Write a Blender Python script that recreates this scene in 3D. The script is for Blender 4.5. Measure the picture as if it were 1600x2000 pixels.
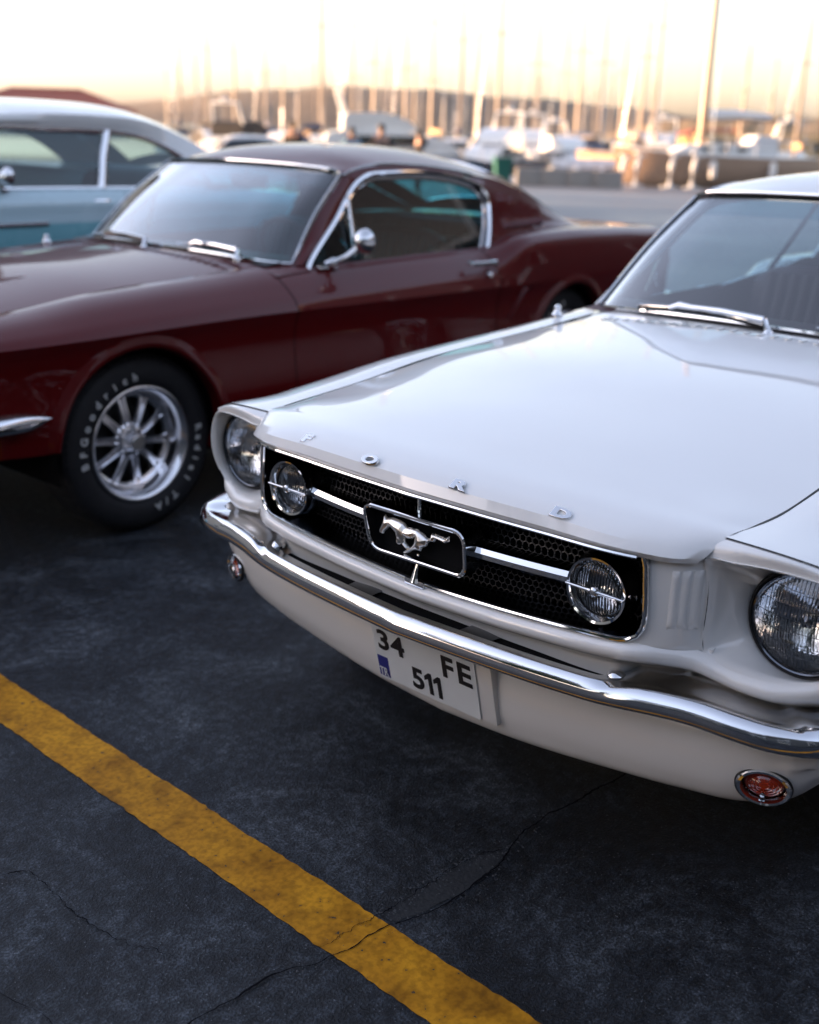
import bpy, bmesh, math, random
import numpy as np
from mathutils import Vector, Matrix
random.seed(7); rng = np.random.default_rng(7)
for o in list(bpy.data.objects): bpy.data.objects.remove(o)
SC = bpy.context.scene
COL = SC.collection
R = math.radians

# ------------------------------------------------------------------ camera
CAM_POS = Vector((2.35650303, 1.36181017, 1.43014337))
CAM_ROT = Matrix(((-0.67283824, -0.22172029, 0.70578241),
                  (0.73924265, -0.23818524, 0.62991117),
                  (0.02844286, 0.94557279, 0.32416524)))
cd = bpy.data.cameras.new('camera'); cam = bpy.data.objects.new('camera', cd); COL.objects.link(cam)
cam.matrix_world = Matrix.Translation(CAM_POS) @ CAM_ROT.to_4x4()
cd.sensor_fit = 'HORIZONTAL'; cd.sensor_width = 24.0; cd.lens = 2196.48/1600*24
cd.clip_start = 0.05; cd.clip_end = 12000
cd.dof.use_dof = True; cd.dof.focus_distance = 2.12; cd.dof.aperture_fstop = 1.9; cd.dof.aperture_blades = 9
SC.camera = cam

# ------------------------------------------------------------------ sky, sun, exposure
SUN_AZ = R(303)          # direction to the sun in the xy plane, from +X counter-clockwise
SUN_EL = R(4.0)
wd = bpy.data.worlds.new('World'); SC.world = wd; wd.use_nodes = True
nt = wd.node_tree; bg = nt.nodes['Background']
sky = nt.nodes.new('ShaderNodeTexSky'); sky.sky_type = 'NISHITA'; sky.sun_disc = False
sky.sun_elevation = SUN_EL; sky.sun_rotation = R(90) - SUN_AZ
sky.air_density = 1.0; sky.dust_density = 1.6; sky.ozone_density = 1.5; sky.altitude = 0
hs = nt.nodes.new('ShaderNodeHueSaturation'); hs.inputs['Saturation'].default_value = .60      # hazy evening air: paler, slightly rosy
tn = nt.nodes.new('ShaderNodeMix'); tn.data_type = 'RGBA'; tn.blend_type = 'MULTIPLY'; tn.inputs['Factor'].default_value = 1; tn.inputs['B'].default_value = (1.02,.965,1.085,1)
nt.links.new(sky.outputs[0], hs.inputs['Color']); nt.links.new(hs.outputs[0], tn.inputs['A']); nt.links.new(tn.outputs['Result'], bg.inputs[0]); bg.inputs[1].default_value = 0.15
sd = bpy.data.lights.new('sun', 'SUN'); sun = bpy.data.objects.new('sun', sd); COL.objects.link(sun)
sd.energy = 4.0; sd.angle = R(0.6); sd.color = (1.0, 0.60, 0.32)
sdir = Vector((math.cos(SUN_AZ)*math.cos(SUN_EL), math.sin(SUN_AZ)*math.cos(SUN_EL), math.sin(SUN_EL)))
sun.rotation_euler = sdir.to_track_quat('Z', 'Y').to_euler(); sun.location = sdir*200
SC.view_settings.view_transform = 'Standard'; SC.view_settings.look = 'None'
SC.view_settings.exposure = 2.78; SC.view_settings.gamma = 1.0
SC.view_settings.use_curve_mapping = False
SC.render.engine = 'CYCLES'
SC.cycles.use_denoising = True
SC.cycles.max_bounces = 14; SC.cycles.transparent_max_bounces = 24; SC.cycles.glossy_bounces = 6; SC.cycles.transmission_bounces = 10
SC.cycles.caustics_reflective = False; SC.cycles.caustics_refractive = False
SC.cycles.sample_clamp_indirect = 6.0

# ------------------------------------------------------------------ materials
MATS = {}
def mat(name, col=(.5,.5,.5), rough=.5, metal=0., coat=0., coat_r=.03, var=.0, vscale=6., bump=0., bscale=60., spec=.5, emit=None, rvar=0.):
    if name in MATS: return MATS[name]
    m = bpy.data.materials.new(name); m.use_nodes = True; n = m.node_tree; b = n.nodes['Principled BSDF']
    b.inputs['Base Color'].default_value = (*col, 1); b.inputs['Roughness'].default_value = rough
    b.inputs['Metallic'].default_value = metal; b.inputs['Coat Weight'].default_value = coat
    b.inputs['Coat Roughness'].default_value = coat_r; b.inputs['Specular IOR Level'].default_value = spec
    if var or bump or rvar:
        tc = n.nodes.new('ShaderNodeTexCoord')
        nz = n.nodes.new('ShaderNodeTexNoise'); nz.inputs['Scale'].default_value = vscale; nz.inputs['Detail'].default_value = 6
        n.links.new(tc.outputs['Object'], nz.inputs['Vector'])
        if var:
            mx = n.nodes.new('ShaderNodeMix'); mx.data_type = 'RGBA'
            mx.inputs['A'].default_value = (*[c*(1-var) for c in col], 1); mx.inputs['B'].default_value = (*[min(1, c*(1+var)) for c in col], 1)
            n.links.new(nz.outputs['Fac'], mx.inputs['Factor']); n.links.new(mx.outputs['Result'], b.inputs['Base Color'])
        if rvar:
            mr = n.nodes.new('ShaderNodeMapRange'); mr.inputs[1].default_value = .35; mr.inputs[2].default_value = .7
            mr.inputs[3].default_value = max(0, rough-rvar); mr.inputs[4].default_value = rough+rvar
            n.links.new(nz.outputs['Fac'], mr.inputs[0]); n.links.new(mr.outputs[0], b.inputs['Roughness'])
        if bump:
            nb = n.nodes.new('ShaderNodeTexNoise'); nb.inputs['Scale'].default_value = bscale; nb.inputs['Detail'].default_value = 4
            n.links.new(tc.outputs['Object'], nb.inputs['Vector'])
            bp = n.nodes.new('ShaderNodeBump'); bp.inputs['Strength'].default_value = bump; bp.inputs['Distance'].default_value = .01
            n.links.new(nb.outputs['Fac'], bp.inputs['Height']); n.links.new(bp.outputs[0], b.inputs['Normal'])
    if emit: b.inputs['Emission Color'].default_value = (*emit[0], 1); b.inputs['Emission Strength'].default_value = emit[1]
    MATS[name] = m; return m

def both_sides(n, fr, ior):
    """same mirror strength seen from either side of a thin pane"""
    g = n.nodes.new('ShaderNodeNewGeometry'); mr = n.nodes.new('ShaderNodeMapRange')
    mr.inputs[3].default_value = ior; mr.inputs[4].default_value = 1/ior
    n.links.new(g.outputs['Backfacing'], mr.inputs[0]); n.links.new(mr.outputs[0], fr.inputs[0])
def glass(name, tint=(.8,.9,.9), rough=0.0, ior=1.5, boost=1.0):
    """thin pane: tinted see-through plus a fresnel mirror"""
    if name in MATS: return MATS[name]
    m = bpy.data.materials.new(name); m.use_nodes = True; n = m.node_tree; n.nodes.remove(n.nodes['Principled BSDF'])
    out = n.nodes['Material Output']
    tr = n.nodes.new('ShaderNodeBsdfTransparent'); tr.inputs[0].default_value = (*tint, 1)
    gl = n.nodes.new('ShaderNodeBsdfGlossy'); gl.inputs['Roughness'].default_value = rough; gl.inputs[0].default_value = (1,1,1,1)
    fr = n.nodes.new('ShaderNodeFresnel'); both_sides(n, fr, ior)
    ml = n.nodes.new('ShaderNodeMath'); ml.operation = 'MULTIPLY'; ml.inputs[1].default_value = boost; ml.use_clamp = True
    mx = n.nodes.new('ShaderNodeMixShader')
    n.links.new(fr.outputs[0], ml.inputs[0]); n.links.new(ml.outputs[0], mx.inputs[0]); n.links.new(tr.outputs[0], mx.inputs[1]); n.links.new(gl.outputs[0], mx.inputs[2])
    n.links.new(mx.outputs[0], out.inputs[0]); MATS[name] = m; return m

def lens_mat(name, tint):
    """moulded lamp glass; its ribs are geometry"""
    m = bpy.data.materials.new(name); m.use_nodes = True; n = m.node_tree; n.nodes.remove(n.nodes['Principled BSDF'])
    out = n.nodes['Material Output']
    rf = n.nodes.new('ShaderNodeBsdfRefraction'); rf.inputs[0].default_value = (*tint, 1); rf.inputs['IOR'].default_value = 1.30; rf.inputs['Roughness'].default_value = .03
    gl = n.nodes.new('ShaderNodeBsdfGlossy'); gl.inputs['Roughness'].default_value = .03
    fr = n.nodes.new('ShaderNodeFresnel'); both_sides(n, fr, 1.5)
    mx = n.nodes.new('ShaderNodeMixShader')
    n.links.new(fr.outputs[0], mx.inputs[0]); n.links.new(rf.outputs[0], mx.inputs[1]); n.links.new(gl.outputs[0], mx.inputs[2])
    n.links.new(mx.outputs[0], out.inputs[0]); return m

white_paint = mat('white_paint', (.83,.83,.81), .35, coat=1, coat_r=.025, rvar=.05, bump=.006, bscale=25)
for_show = 1.62
red_paint = mat('red_paint', (.085,.0012,.0018), .40, metal=0., spec=.10, coat=.6, coat_r=.015, var=.06, bump=.006, bscale=25)
for _m, _i in ((white_paint, for_show), (red_paint, 1.5)): _m.node_tree.nodes['Principled BSDF'].inputs['Coat IOR'].default_value = _i
chrome = mat('chrome', (.78,.79,.80), .045, metal=1, rvar=.02, vscale=14)
chrome_old = mat('pitted_chrome', (.74,.75,.77), .07, metal=1, rvar=.04, vscale=40, bump=.008, bscale=400)
dark_chrome = mat('dark_chrome', (.16,.17,.19), .16, metal=1, rvar=.06)
pewter = mat('pewter', (.80,.78,.74), .30, metal=1, rvar=.08)
black_trim = mat('black_trim', (.006,.006,.008), .45, var=.3, spec=.3)
black_gloss = mat('black_gloss', (.006,.006,.007), .12, coat=.6, rvar=.05)
rubber = mat('rubber', (.013,.013,.015), .68, var=.35, vscale=30, bump=.08, bscale=120, spec=.35)
tyre_white = mat('tyre_lettering', (.55,.55,.53), .6, var=.15)
alloy = mat('polished_alloy', (.90,.90,.92), .20, metal=1, rvar=.04)
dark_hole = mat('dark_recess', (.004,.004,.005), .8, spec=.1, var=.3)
underbody = mat('underbody', (.02,.02,.02), .85, var=.4)
maroon_trim = mat('maroon_interior', (.055,.012,.016), .55, var=.25, bump=.05, bscale=200)
black_trim_vinyl = mat('black_vinyl', (.014,.016,.02), .45, var=.3, bump=.05, bscale=200)
teal_vinyl = mat('teal_vinyl', (.10,.20,.22), .5, var=.25, bump=.05, bscale=200)
headliner = mat('headliner', (.25,.24,.22), .8, var=.1)
glass_clear = glass('windscreen_glass', (.62,.76,.80), boost=3.2)
glass_teal = glass('teal_side_glass', (.10,.52,.60), boost=1.3)
glass_pale = glass('pale_side_glass', (.62,.78,.82), boost=1.2)
lens_head = lens_mat('headlight_glass', (.95,.97,1.))
lens_fog = lens_mat('fog_lamp_glass', (.95,.97,1.))
amber = mat('amber_lens', (.32,.024,.003), .12, coat=1, var=.25, vscale=80)
red_lens = mat('red_lens', (.35,.008,.008), .15, coat=1, var=.2)
plate_white = mat('plate_white', (.74,.78,.79), .35, coat=.3, var=.05, vscale=20)
plate_black = mat('plate_black', (.008,.008,.01), .4, var=.2)
plate_blue = mat('plate_blue', (.025,.03,.22), .4, var=.1)

# ------------------------------------------------------------------ mesh helpers
def A(*p): return np.array(p, float)
def interp(tab, x):
    """smooth interpolation of a table [(x, v), ...] (v may be a tuple), limited tangents"""
    xs = np.array([t[0] for t in tab], float); vs = np.array([np.atleast_1d(t[1]) for t in tab], float)
    if xs[0] > xs[-1]: xs = xs[::-1]; vs = vs[::-1]
    return hermite(xs, vs, np.atleast_1d(x))
def hermite(xs, vs, q):
    d = np.diff(vs, axis=0)/np.diff(xs)[:, None]
    m = np.zeros_like(vs)
    if len(xs) > 2:
        h = np.diff(xs)[:, None]
        m[1:-1] = (d[:-1]*h[1:] + d[1:]*h[:-1])/(h[1:]+h[:-1])
    m[0] = d[0]; m[-1] = d[-1]
    q = np.clip(q, xs[0], xs[-1]); i = np.clip(np.searchsorted(xs, q)-1, 0, len(xs)-2)
    h = (xs[i+1]-xs[i]); t = ((q-xs[i])/h)[:, None]; h = h[:, None]
    return (2*t**3-3*t**2+1)*vs[i] + (t**3-2*t**2+t)*h*m[i] + (-2*t**3+3*t**2)*vs[i+1] + (t**3-t**2)*h*m[i+1]
def T1(tab):
    return lambda x: float(interp(tab, x)[0, 0])
def curve(pts, n, closed=False, linear=False):
    """n points evenly by length along a smooth curve through pts"""
    P = np.array(pts, float)
    if closed: P = np.vstack([P, P[:1]])
    s = np.concatenate([[0], np.cumsum(np.linalg.norm(np.diff(P, axis=0), axis=1)+1e-9)])
    if linear:
        q = np.linspace(0, s[-1], n+1 if closed else n)
        out = np.stack([np.interp(q, s, P[:, k]) for k in range(P.shape[1])], 1)
        return out[:-1] if closed else out
    if closed:
        P3 = np.vstack([P[-3:-1], P, P[1:3]]); s3 = np.concatenate([s[-3:-1]-s[-1], s, s[1:3]+s[-1]])
        fine = hermite(s3, P3, np.linspace(0, s[-1], 12*len(P)))
    else: fine = hermite(s, P, np.linspace(0, s[-1], 12*len(P)))
    return curve(fine[:-1] if closed else fine, n, closed, True)
def loft(rows, nu, nv):
    """rows of control points -> dense smooth grid [nu x nv]; rows may have differing counts"""
    C = [curve(r, nv) for r in rows]; C = np.array(C)
    s = np.concatenate([[0], np.cumsum(np.linalg.norm(np.diff(C, axis=0), axis=2).mean(1)+1e-9)])
    q = np.linspace(0, s[-1], nu)
    if len(rows) == 2: return np.stack([C[0]+(C[1]-C[0])*t for t in np.linspace(0, 1, nu)])
    return np.stack([hermite(s, C[:, j], q) for j in range(nv)], 1)

class MB:
    def __init__(s): s.v = []; s.f = []; s.n = 0
    def add(s, V, F):
        V = np.asarray(V, float).reshape(-1, 3)
        s.v.append(V); s.f += [tuple(i+s.n for i in f) for f in F]; s.n += len(V); return s
    def grid(s, G, cu=False, cv=False, flip=False):
        nu, nv = G.shape[:2]; F = []
        for i in range(nu if cu else nu-1):
            for j in range(nv if cv else nv-1):
                a = i*nv+j; b = ((i+1) % nu)*nv+j; c = ((i+1) % nu)*nv+(j+1) % nv; d = i*nv+(j+1) % nv
                F.append((a, d, c, b) if flip else (a, b, c, d))
        return s.add(G.reshape(-1, 3), F)
    def box(s, c, size, rot=None, bev=0.):
        bm = bmesh.new(); bmesh.ops.create_cube(bm, size=1)
        bmesh.ops.scale(bm, vec=size, verts=bm.verts)
        if bev: bmesh.ops.bevel(bm, geom=bm.edges[:]+bm.verts[:], offset=bev, segments=2, affect='EDGES', profile=.7)
        M = Matrix.Translation(c) @ (rot.to_4x4() if rot is not None else Matrix())
        return s.bm(bm, M)
    def bm(s, bm, M=None):
        bm.verts.ensure_lookup_table(); bm.verts.index_update()
        V = [(M @ v.co if M is not None else v.co)[:] for v in bm.verts]; F = [tuple(v.index for v in f.verts) for f in bm.faces]
        bm.free(); return s.add(V, F)
    def tube(s, P, r, n=8, closed=False, sx=1., cap=True, up=None):
        """round or oval tube along P; r number or list"""
        P = np.array(P, float); N = len(P); r = np.ones(N)*r if np.isscalar(r) else np.array(r)
        T = np.roll(P, -1, 0)-np.roll(P, 1, 0) if closed else np.gradient(P, axis=0)
        T /= np.linalg.norm(T, axis=1)[:, None]+1e-12
        up = A(0, 0, 1) if up is None else np.array(up, float)
        G = []
        for i in range(N):
            u = up-T[i]*(up@T[i])
            if np.linalg.norm(u) < 1e-3: u = A(1, 0, 0)-T[i]*T[i][0]
            u /= np.linalg.norm(u); w = np.cross(T[i], u)
            a = np.linspace(0, 2*np.pi, n, endpoint=False)
            G.append(P[i]+r[i]*(np.cos(a)[:, None]*u+sx*np.sin(a)[:, None]*w))
        G = np.array(G); base = s.n; s.grid(G, cu=closed, cv=True)
        if cap and not closed:
            s.f.append(tuple(base+j for j in range(n))[::-1]); s.f.append(tuple(base+(N-1)*n+j for j in range(n)))
        return s
    def lathe(s, prof, n=48, axis='y', c=(0,0,0), a0=0., a1=2*np.pi):
        """prof: (radius, height along axis)"""
        full = abs(a1-a0-2*np.pi) < 1e-6
        a = np.linspace(a0, a1, n, endpoint=not full); G = []
        for r_, h in prof:
            ca, sa = r_*np.cos(a), r_*np.sin(a); hh = np.full(n, h)
            G.append(np.stack({'y': (ca, hh, sa), 'x': (hh, ca, sa), 'z': (ca, sa, hh)}[axis], 1)+np.array(c))
        return s.grid(np.array(G), cv=full)
    def disc(s, P): b = s.n; P = np.asarray(P, float); s.add(P, [tuple(range(len(P)))]); return s
    def mirror(s):
        for V in s.v: V[:, 1] *= -1
        s.f = [f[::-1] for f in s.f]; return s
    def mesh(s, name, angle=32):
        me = bpy.data.meshes.new(name)
        V = np.vstack(s.v) if s.v else np.zeros((0, 3))
        me.from_pydata(V.tolist(), [], s.f); me.update()
        me.polygons.foreach_set('use_smooth', [True]*len(me.polygons))
        if angle < 179: me.set_sharp_from_angle(angle=R(angle))
        return me
def link(name, me, m, parent=None, loc=None, rot=None, solid=0., weighted=False):
    o = bpy.data.objects.new(name, me); COL.objects.link(o)
    if me.materials: me.materials[0] = m
    else: me.materials.append(m)
    if parent: o.parent = parent
    if loc is not None: o.location = loc
    if rot is not None: o.rotation_euler = rot
    if solid:
        md = o.modifiers.new('thick', 'SOLIDIFY'); md.thickness = solid; md.offset = -1
    return o
def part(name, mb, m, parent, angle=32, **k): return link(name, mb.mesh(name, angle), m, parent, **k)
def both(name, fn, m, parent, angle=32, **k):
    """a part on the car's left and its mirror on the right"""
    a = fn(); o = part(name, a, m, parent, angle, **k); a = fn().mirror(); return o, part(name, a, m, parent, angle, **k)
def thing(name, label, cat, loc=(0,0,0), rz=0., group=None):
    o = bpy.data.objects.new(name, None); COL.objects.link(o); o.location = loc; o.rotation_euler = (0,0,rz)
    o['label'] = label; o['category'] = cat
    if group: o['group'] = group
    return o
def tag(o, label, cat, group=None):
    o['label'] = label; o['category'] = cat
    if group: o['group'] = group
    return o
def text_mesh(txt, size, extrude=.001, bevel=0., bold=0., sx=1., align='CENTER'):
    c = bpy.data.curves.new('text', 'FONT'); c.body = txt; c.size = size; c.extrude = extrude; c.bevel_depth = bevel; c.offset = bold
    c.align_x = align; c.align_y = 'CENTER'; c.resolution_u = 4
    o = bpy.data.objects.new('text', c); COL.objects.link(o)
    dg = bpy.context.evaluated_depsgraph_get(); me = bpy.data.meshes.new_from_object(o.evaluated_get(dg))
    bpy.data.objects.remove(o); bpy.data.curves.remove(c)
    V = np.array([v.co[:] for v in me.vertices]).reshape(-1, 3); V[:, 0] *= sx
    F = [tuple(p.vertices) for p in me.polygons]; bpy.data.meshes.remove(me); return V, F
def outline_mesh(pts, extrude, bevel=0., res=2):
    """flat outline (2D) extruded with a rounded edge -> V, F in (x, y, z=thickness)"""
    c = bpy.data.curves.new('outline', 'CURVE'); c.dimensions = '2D'; c.fill_mode = 'BOTH'; c.extrude = extrude; c.bevel_depth = bevel; c.bevel_resolution = res
    sp = c.splines.new('POLY'); sp.points.add(len(pts)-1); sp.use_cyclic_u = True
    for p, q in zip(sp.points, pts): p.co = (q[0], q[1], 0, 1)
    o = bpy.data.objects.new('outline', c); COL.objects.link(o)
    dg = bpy.context.evaluated_depsgraph_get(); me = bpy.data.meshes.new_from_object(o.evaluated_get(dg))
    bpy.data.objects.remove(o); bpy.data.curves.remove(c)
    V = np.array([v.co[:] for v in me.vertices]).reshape(-1, 3); F = [tuple(p.vertices) for p in me.polygons]; bpy.data.meshes.remove(me); return V, F
def frame(V, o, ex, ey, ez):
    V = np.asarray(V, float); return np.array(o, float)+V[:, :1]*np.array(ex, float)+V[:, 1:2]*np.array(ey, float)+V[:, 2:3]*np.array(ez, float)
# ------------------------------------------------------------------ pony car: shared shape tables (X forward, Y left, Z up, metres)
t_zseam = T1([(.70,.797),(.55,.801),(.36,.816),(.11,.844),(-.13,.858),(-.45,.873),(-.70,.888),(-1.3,.899),(-1.95,.905),(-2.4,.905)])
t_yk = T1([(.66,.80),(.5,.832),(.3,.856),(0,.866),(-1.2,.868),(-2.2,.870),(-2.8,.864),(-3.4,.85),(-3.80,.825)])
t_zk = T1([(.66,.732),(.3,.738),(-.36,.746),(-1.2,.735),(-2.2,.722),(-3.80,.72)])
PROF = T1([(0,0),(-.008,-.003),(-.03,-.013),(-.09,-.026),(-.16,-.026),(-.24,-.018),(-.31,-.014),(-.40,-.026),(-.47,-.055),(-.53,-.085)])
FG = [(0,1),(.18,1.0),(.37,.92),(.54,.79),(.75,.53),(.92,.24),(1,0)]
t_yq = T1([(-1.95,.705),(-2.12,.704),(-2.28,.70),(-2.57,.672),(-2.85,.655),(-3.1,.62),(-3.80,.60)])
t_zq = T1([(-1.95,.89),(-2.12,.903),(-2.25,.932),(-2.4,.944),(-2.66,.948),(-3.18,.938),(-3.80,.912)])
def yside(x, z):
    d = z-t_zk(x); p = PROF(d)
    if x < -2.3 and d > -.3: p *= max(.35, 1-(-2.3-x)*2)
    return t_yk(x)+p
ARCH = ((.03,.345,.345), (-2.70,.345,.350))
def zbot(x):
    if x > .375: b = .375+.05*(x-.375)
    elif x < -3.05: b = .30+.10*min(1, (-3.05-x)/.6)
    else: b = .225
    for xc, zc, r in ARCH:
        if abs(x-xc) < r: b = max(b, zc+math.sqrt(r*r-(x-xc)**2))
    return b
def sec_top(x):
    yk, zk, zs = t_yk(x), t_zk(x), t_zseam(x)
    P = [(.603+f*(yk-.603), zk+g*(zs-zk)) for f, g in FG]
    if x > -.6975: return P
    # door / quarter: start at the belt
    d = curve(P, 60); k = int(np.argmin(abs(d[:, 0]-.706))); d = d[k:]
    if x > -1.955: return d
    yq, zq = t_yq(x), t_zq(x)
    Q = curve([(yq, zq), (yq+.30*(yk-yq), zq+.004), (yq+.62*(yk-yq), zq-.006), (yq+.83*(yk-yq), zq-.038), (yq+.95*(yk-yq), zq-.11), (yk, zk)], len(d))
    w = min(1, max(0, (-1.955-x)/.33)); w = w*w*(3-2*w)
    D = curve(d, len(d))
    return D*(1-w)+Q*w
N1, N2 = 22, 20
def sec(x):
    a = curve(sec_top(x), N1); zk = t_zk(x); zb = zbot(x)
    zz = zk+(zb-zk)*np.linspace(0, 1, N2)[1:]
    b = np.array([(yside(x, z), z) for z in zz])
    P = np.vstack([a, b]); return np.column_stack([np.full(len(P), x), P])
def xs_for(a, b, arch=None, n=14):
    X = list(np.linspace(a, b, n))
    if arch is not None:
        xc, zc, r = ARCH[arch]; X += [xc+r*math.cos(t)*.9995 for t in np.linspace(0, math.pi, 33)]+[xc+r+.001, xc-r-.001]
    lo, hi = min(a, b), max(a, b)
    X = sorted(set(round(x, 5) for x in X if lo-1e-9 <= x <= hi+1e-9)); return X
RIM_SIDE = [(.685,.576,.797),(.690,.65,.7975),(.684,.70,.793),(.667,.75,.781),(.657,.787,.763),(.660,.803,.735)]
RIM_LOW = [(.660,.803,.735),(.668,.806,.69),(.665,.803,.64),(.655,.796,.60),(.62,.79,.55),(.60,.785,.48),(.585,.78,.385)]
def fender():
    rows = [sec(x) for x in xs_for(-.695, .50, 0)]
    s0, s1 = sec(.48), sec(.50); tan = (s1-s0)/.02*.20
    rim = np.vstack([curve(RIM_SIDE, N1), curve(RIM_LOW, N2)[1:]])
    ch = rim-s1; n = 12
    for t in np.linspace(0, 1, n)[1:]:
        h = (2*t**3-3*t**2+1)*s1+(t**3-2*t**2+t)*tan+(-2*t**3+3*t**2)*rim+(t**3-t**2)*(ch*1.0+A(0,-.02,0))
        rows.append(h)
    return MB().grid(np.array(rows), flip=False)
def door():
    return MB().grid(np.array([sec(x) for x in np.linspace(-2.038, -.701, 40)]))
def quarter():
    return MB().grid(np.array([sec(x) for x in xs_for(-3.785, -2.044, 1, 26)]))
def arch_lip(k):
    xc, zc, r = ARCH[k]; P = [(xc+r*math.cos(t), zc+r*math.sin(t), math.cos(t), math.sin(t)) for t in np.linspace(.10 if k == 0 else -.2, math.pi+.25, 44)]
    G = []
    for n, dy in ((.040,.0005),(.026,.006),(.013,.012),(.003,.0135),(-.004,.009),(-.006,-.045)):
        G.append([(x+n*cx, yside(x+n*cx, z+n*cz)+dy, z+n*cz) for x, z, cx, cz in P])
    return MB().grid(np.array(G))
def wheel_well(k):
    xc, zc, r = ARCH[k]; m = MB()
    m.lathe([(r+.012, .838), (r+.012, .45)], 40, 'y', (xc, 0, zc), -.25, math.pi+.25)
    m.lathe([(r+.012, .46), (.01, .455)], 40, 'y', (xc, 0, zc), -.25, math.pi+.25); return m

HOOD = [
 [(.828,0,.765),(.825,.12,.765),(.812,.3,.763),(.789,.478,.7605),(.762,.53,.757),(.735,.557,.7565)],
 [(.839,0,.779),(.836,.12,.779),(.823,.3,.777),(.799,.478,.772),(.767,.535,.767),(.724,.566,.766)],
 [(.829,0,.802),(.826,.12,.802),(.812,.3,.799),(.786,.478,.790),(.748,.538,.784),(.706,.574,.781)],
 [(.795,0,.8155),(.79,.12,.815),(.775,.3,.812),(.745,.478,.803),(.717,.545,.797),(.688,.580,.794)],
 [(.67,0,.833),(.67,.12,.832),(.665,.3,.826),(.645,.478,.813),(.63,.55,.806),(.61,.588,.7985)]]
for x in (.5,.3,.0,-.3,-.50):
    zs = t_zseam(x); zc = zs+T1([(.5,.048),(0,.046),(-.5,.044)])(x); dx = -.06*(x < -.4)
    HOOD.append([(x+dx*(y/.597)**2, y, zc-(zc-zs)*(abs(y)/.597)**2.3) for y in (0,.12,.3,.478,.55,.597)])
def hood():
    rows = [[(x, -y, z) for x, y, z in r[:0:-1]]+list(r) for r in HOOD]
    G = loft(rows, 70, 61); m = MB().grid(G)
    for s in (0, -1):                                   # turned-down side flanges
        e = G[8:, s]; f = e+A(0, -.004 if s == -1 else .004, -.022); m.grid(np.stack([e, f]), flip=(s == 0))
    e = G[-1]; m.grid(np.stack([e, e+A(.004, 0, -.02)])); return m
def lip_y(y): return interp([(p[1], (p[0], p[2])) for p in HOOD[0]], abs(y))[0]

def grille_open(n=96, off=0.):
    """outline of the grille opening, closed loop in (x, y, z)"""
    h = [(0,.578),(.12,.581),(.30,.590),(.42,.598),(.465,.602),(.484,.613),(.494,.634),(.4945,.67),(.491,.71),(.485,.757)]
    top = [(.30,.762),(.12,.764),(0,.765)]
    R_ = h+top; L = [(-y, z) for y, z in R_[::-1]]
    pts = []
    for y, z in R_+L[1:-1]:
        x = T1([(0,.803),(.25,.797),(.42,.787),(.5,.772),(.6,.745)])(abs(y)); pts.append((x+off, y, z))
    return curve(pts, n, closed=True)
xg = T1([(0,.803),(.25,.797),(.42,.787),(.49,.772),(.53,.740),(.565,.712),(.60,.700),(.655,.693),(.71,.682),(.74,.670),(.78,.652),(.80,.63)])
zg = T1([(0,.572),(.2,.578),(.42,.592),(.50,.597),(.565,.587),(.60,.577),(.655,.569),(.71,.568),(.74,.573),(.78,.592),(.80,.62)])
def stone_guard():
    G = []
    for y in np.linspace(-.798, .798, 97):
        a = abs(y); x, z = xg(a), zg(a); f = 1-max(0, (a-.70)/.10)*.55
        st = min(1, max(0, (a-.447)/.02)); st = .034*st*st*(3-2*st)
        G.append(curve([(x-.006, y, z+.004), (x+.004, y, z-.002), (x+.013*f, y, z-.012), (x+.011*f, y, z-.026), (x-.008*f, y, z-.040), (x-.024*f-.5*st, y, z-.052), (x-.028*f-st, y, z-.068), (x-.032*f-st, y, .47)], 22))
    return MB().grid(np.array(G))
def gill_panel():
    inn = [(.768,.487,.7575),(.770,.492,.735),(.770,.4945,.70),(.769,.4965,.66),(.770,.496,.63),(.774,.487,.612),(.781,.468,.602),(.789,.42,.595)]
    out = [(.7085,.5565,.764),(.704,.563,.735),(.702,.5665,.70),(.701,.567,.66),(.700,.566,.615),(.699,.571,.588),(.722,.545,.586),(.772,.46,.585)]
    mid = [(.5*(a[0]+b[0])+.008, .5*(a[1]+b[1])+.004, .5*(a[2]+b[2])) for a, b in zip(inn, out)]
    m = MB().grid(loft([out, mid, inn], 18, 30))
    return m
GP = None
def gill(k):
    global GP
    if GP is None: GP = gill_panel().v[0]
    y0 = (.524,.537,.550)[k]; G = []
    sel = (GP[:, 2] > .62) & (GP[:, 2] < .745); pf = np.polyfit(GP[sel, 1], GP[sel, 0], 2)
    def sx(y, z): return float(np.polyval(pf, y))
    for z in np.linspace(.630,.738, 22):
        e = min(1, (z-.630)/.012, (.738-z)/.012); e = math.sqrt(max(0, e)); z2 = z
        xa = sx(y0, z); xb = sx(y0+.0095, z)
        G.append([(xa-.004, y0-.002, z), (xa+.002*e-.001, y0+.001, z), (xa*.4+xb*.6+.0065*e-.001, y0+.0055, z), (xb+.0085*e-.001, y0+.0085, z), (xb+.0045*e-.001, y0+.0108, z), (xb-.008, y0+.012, z)])
    return MB().grid(np.array(G), flip=True)
HL = (.628, .711, .664)
RIMC = [(.712,.561,.760),(.708,.61,.766),(.700,.665,.769),(.690,.72,.767),(.678,.768,.758),(.666,.800,.735),(.672,.805,.69),(.668,.802,.64),(.658,.792,.602),(.664,.760,.577),(.680,.71,.568),(.692,.655,.570),(.698,.605,.577),(.699,.572,.586),(.7005,.5665,.615),(.7015,.5675,.66),(.7025,.567,.70),(.706,.5635,.735)]
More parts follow.
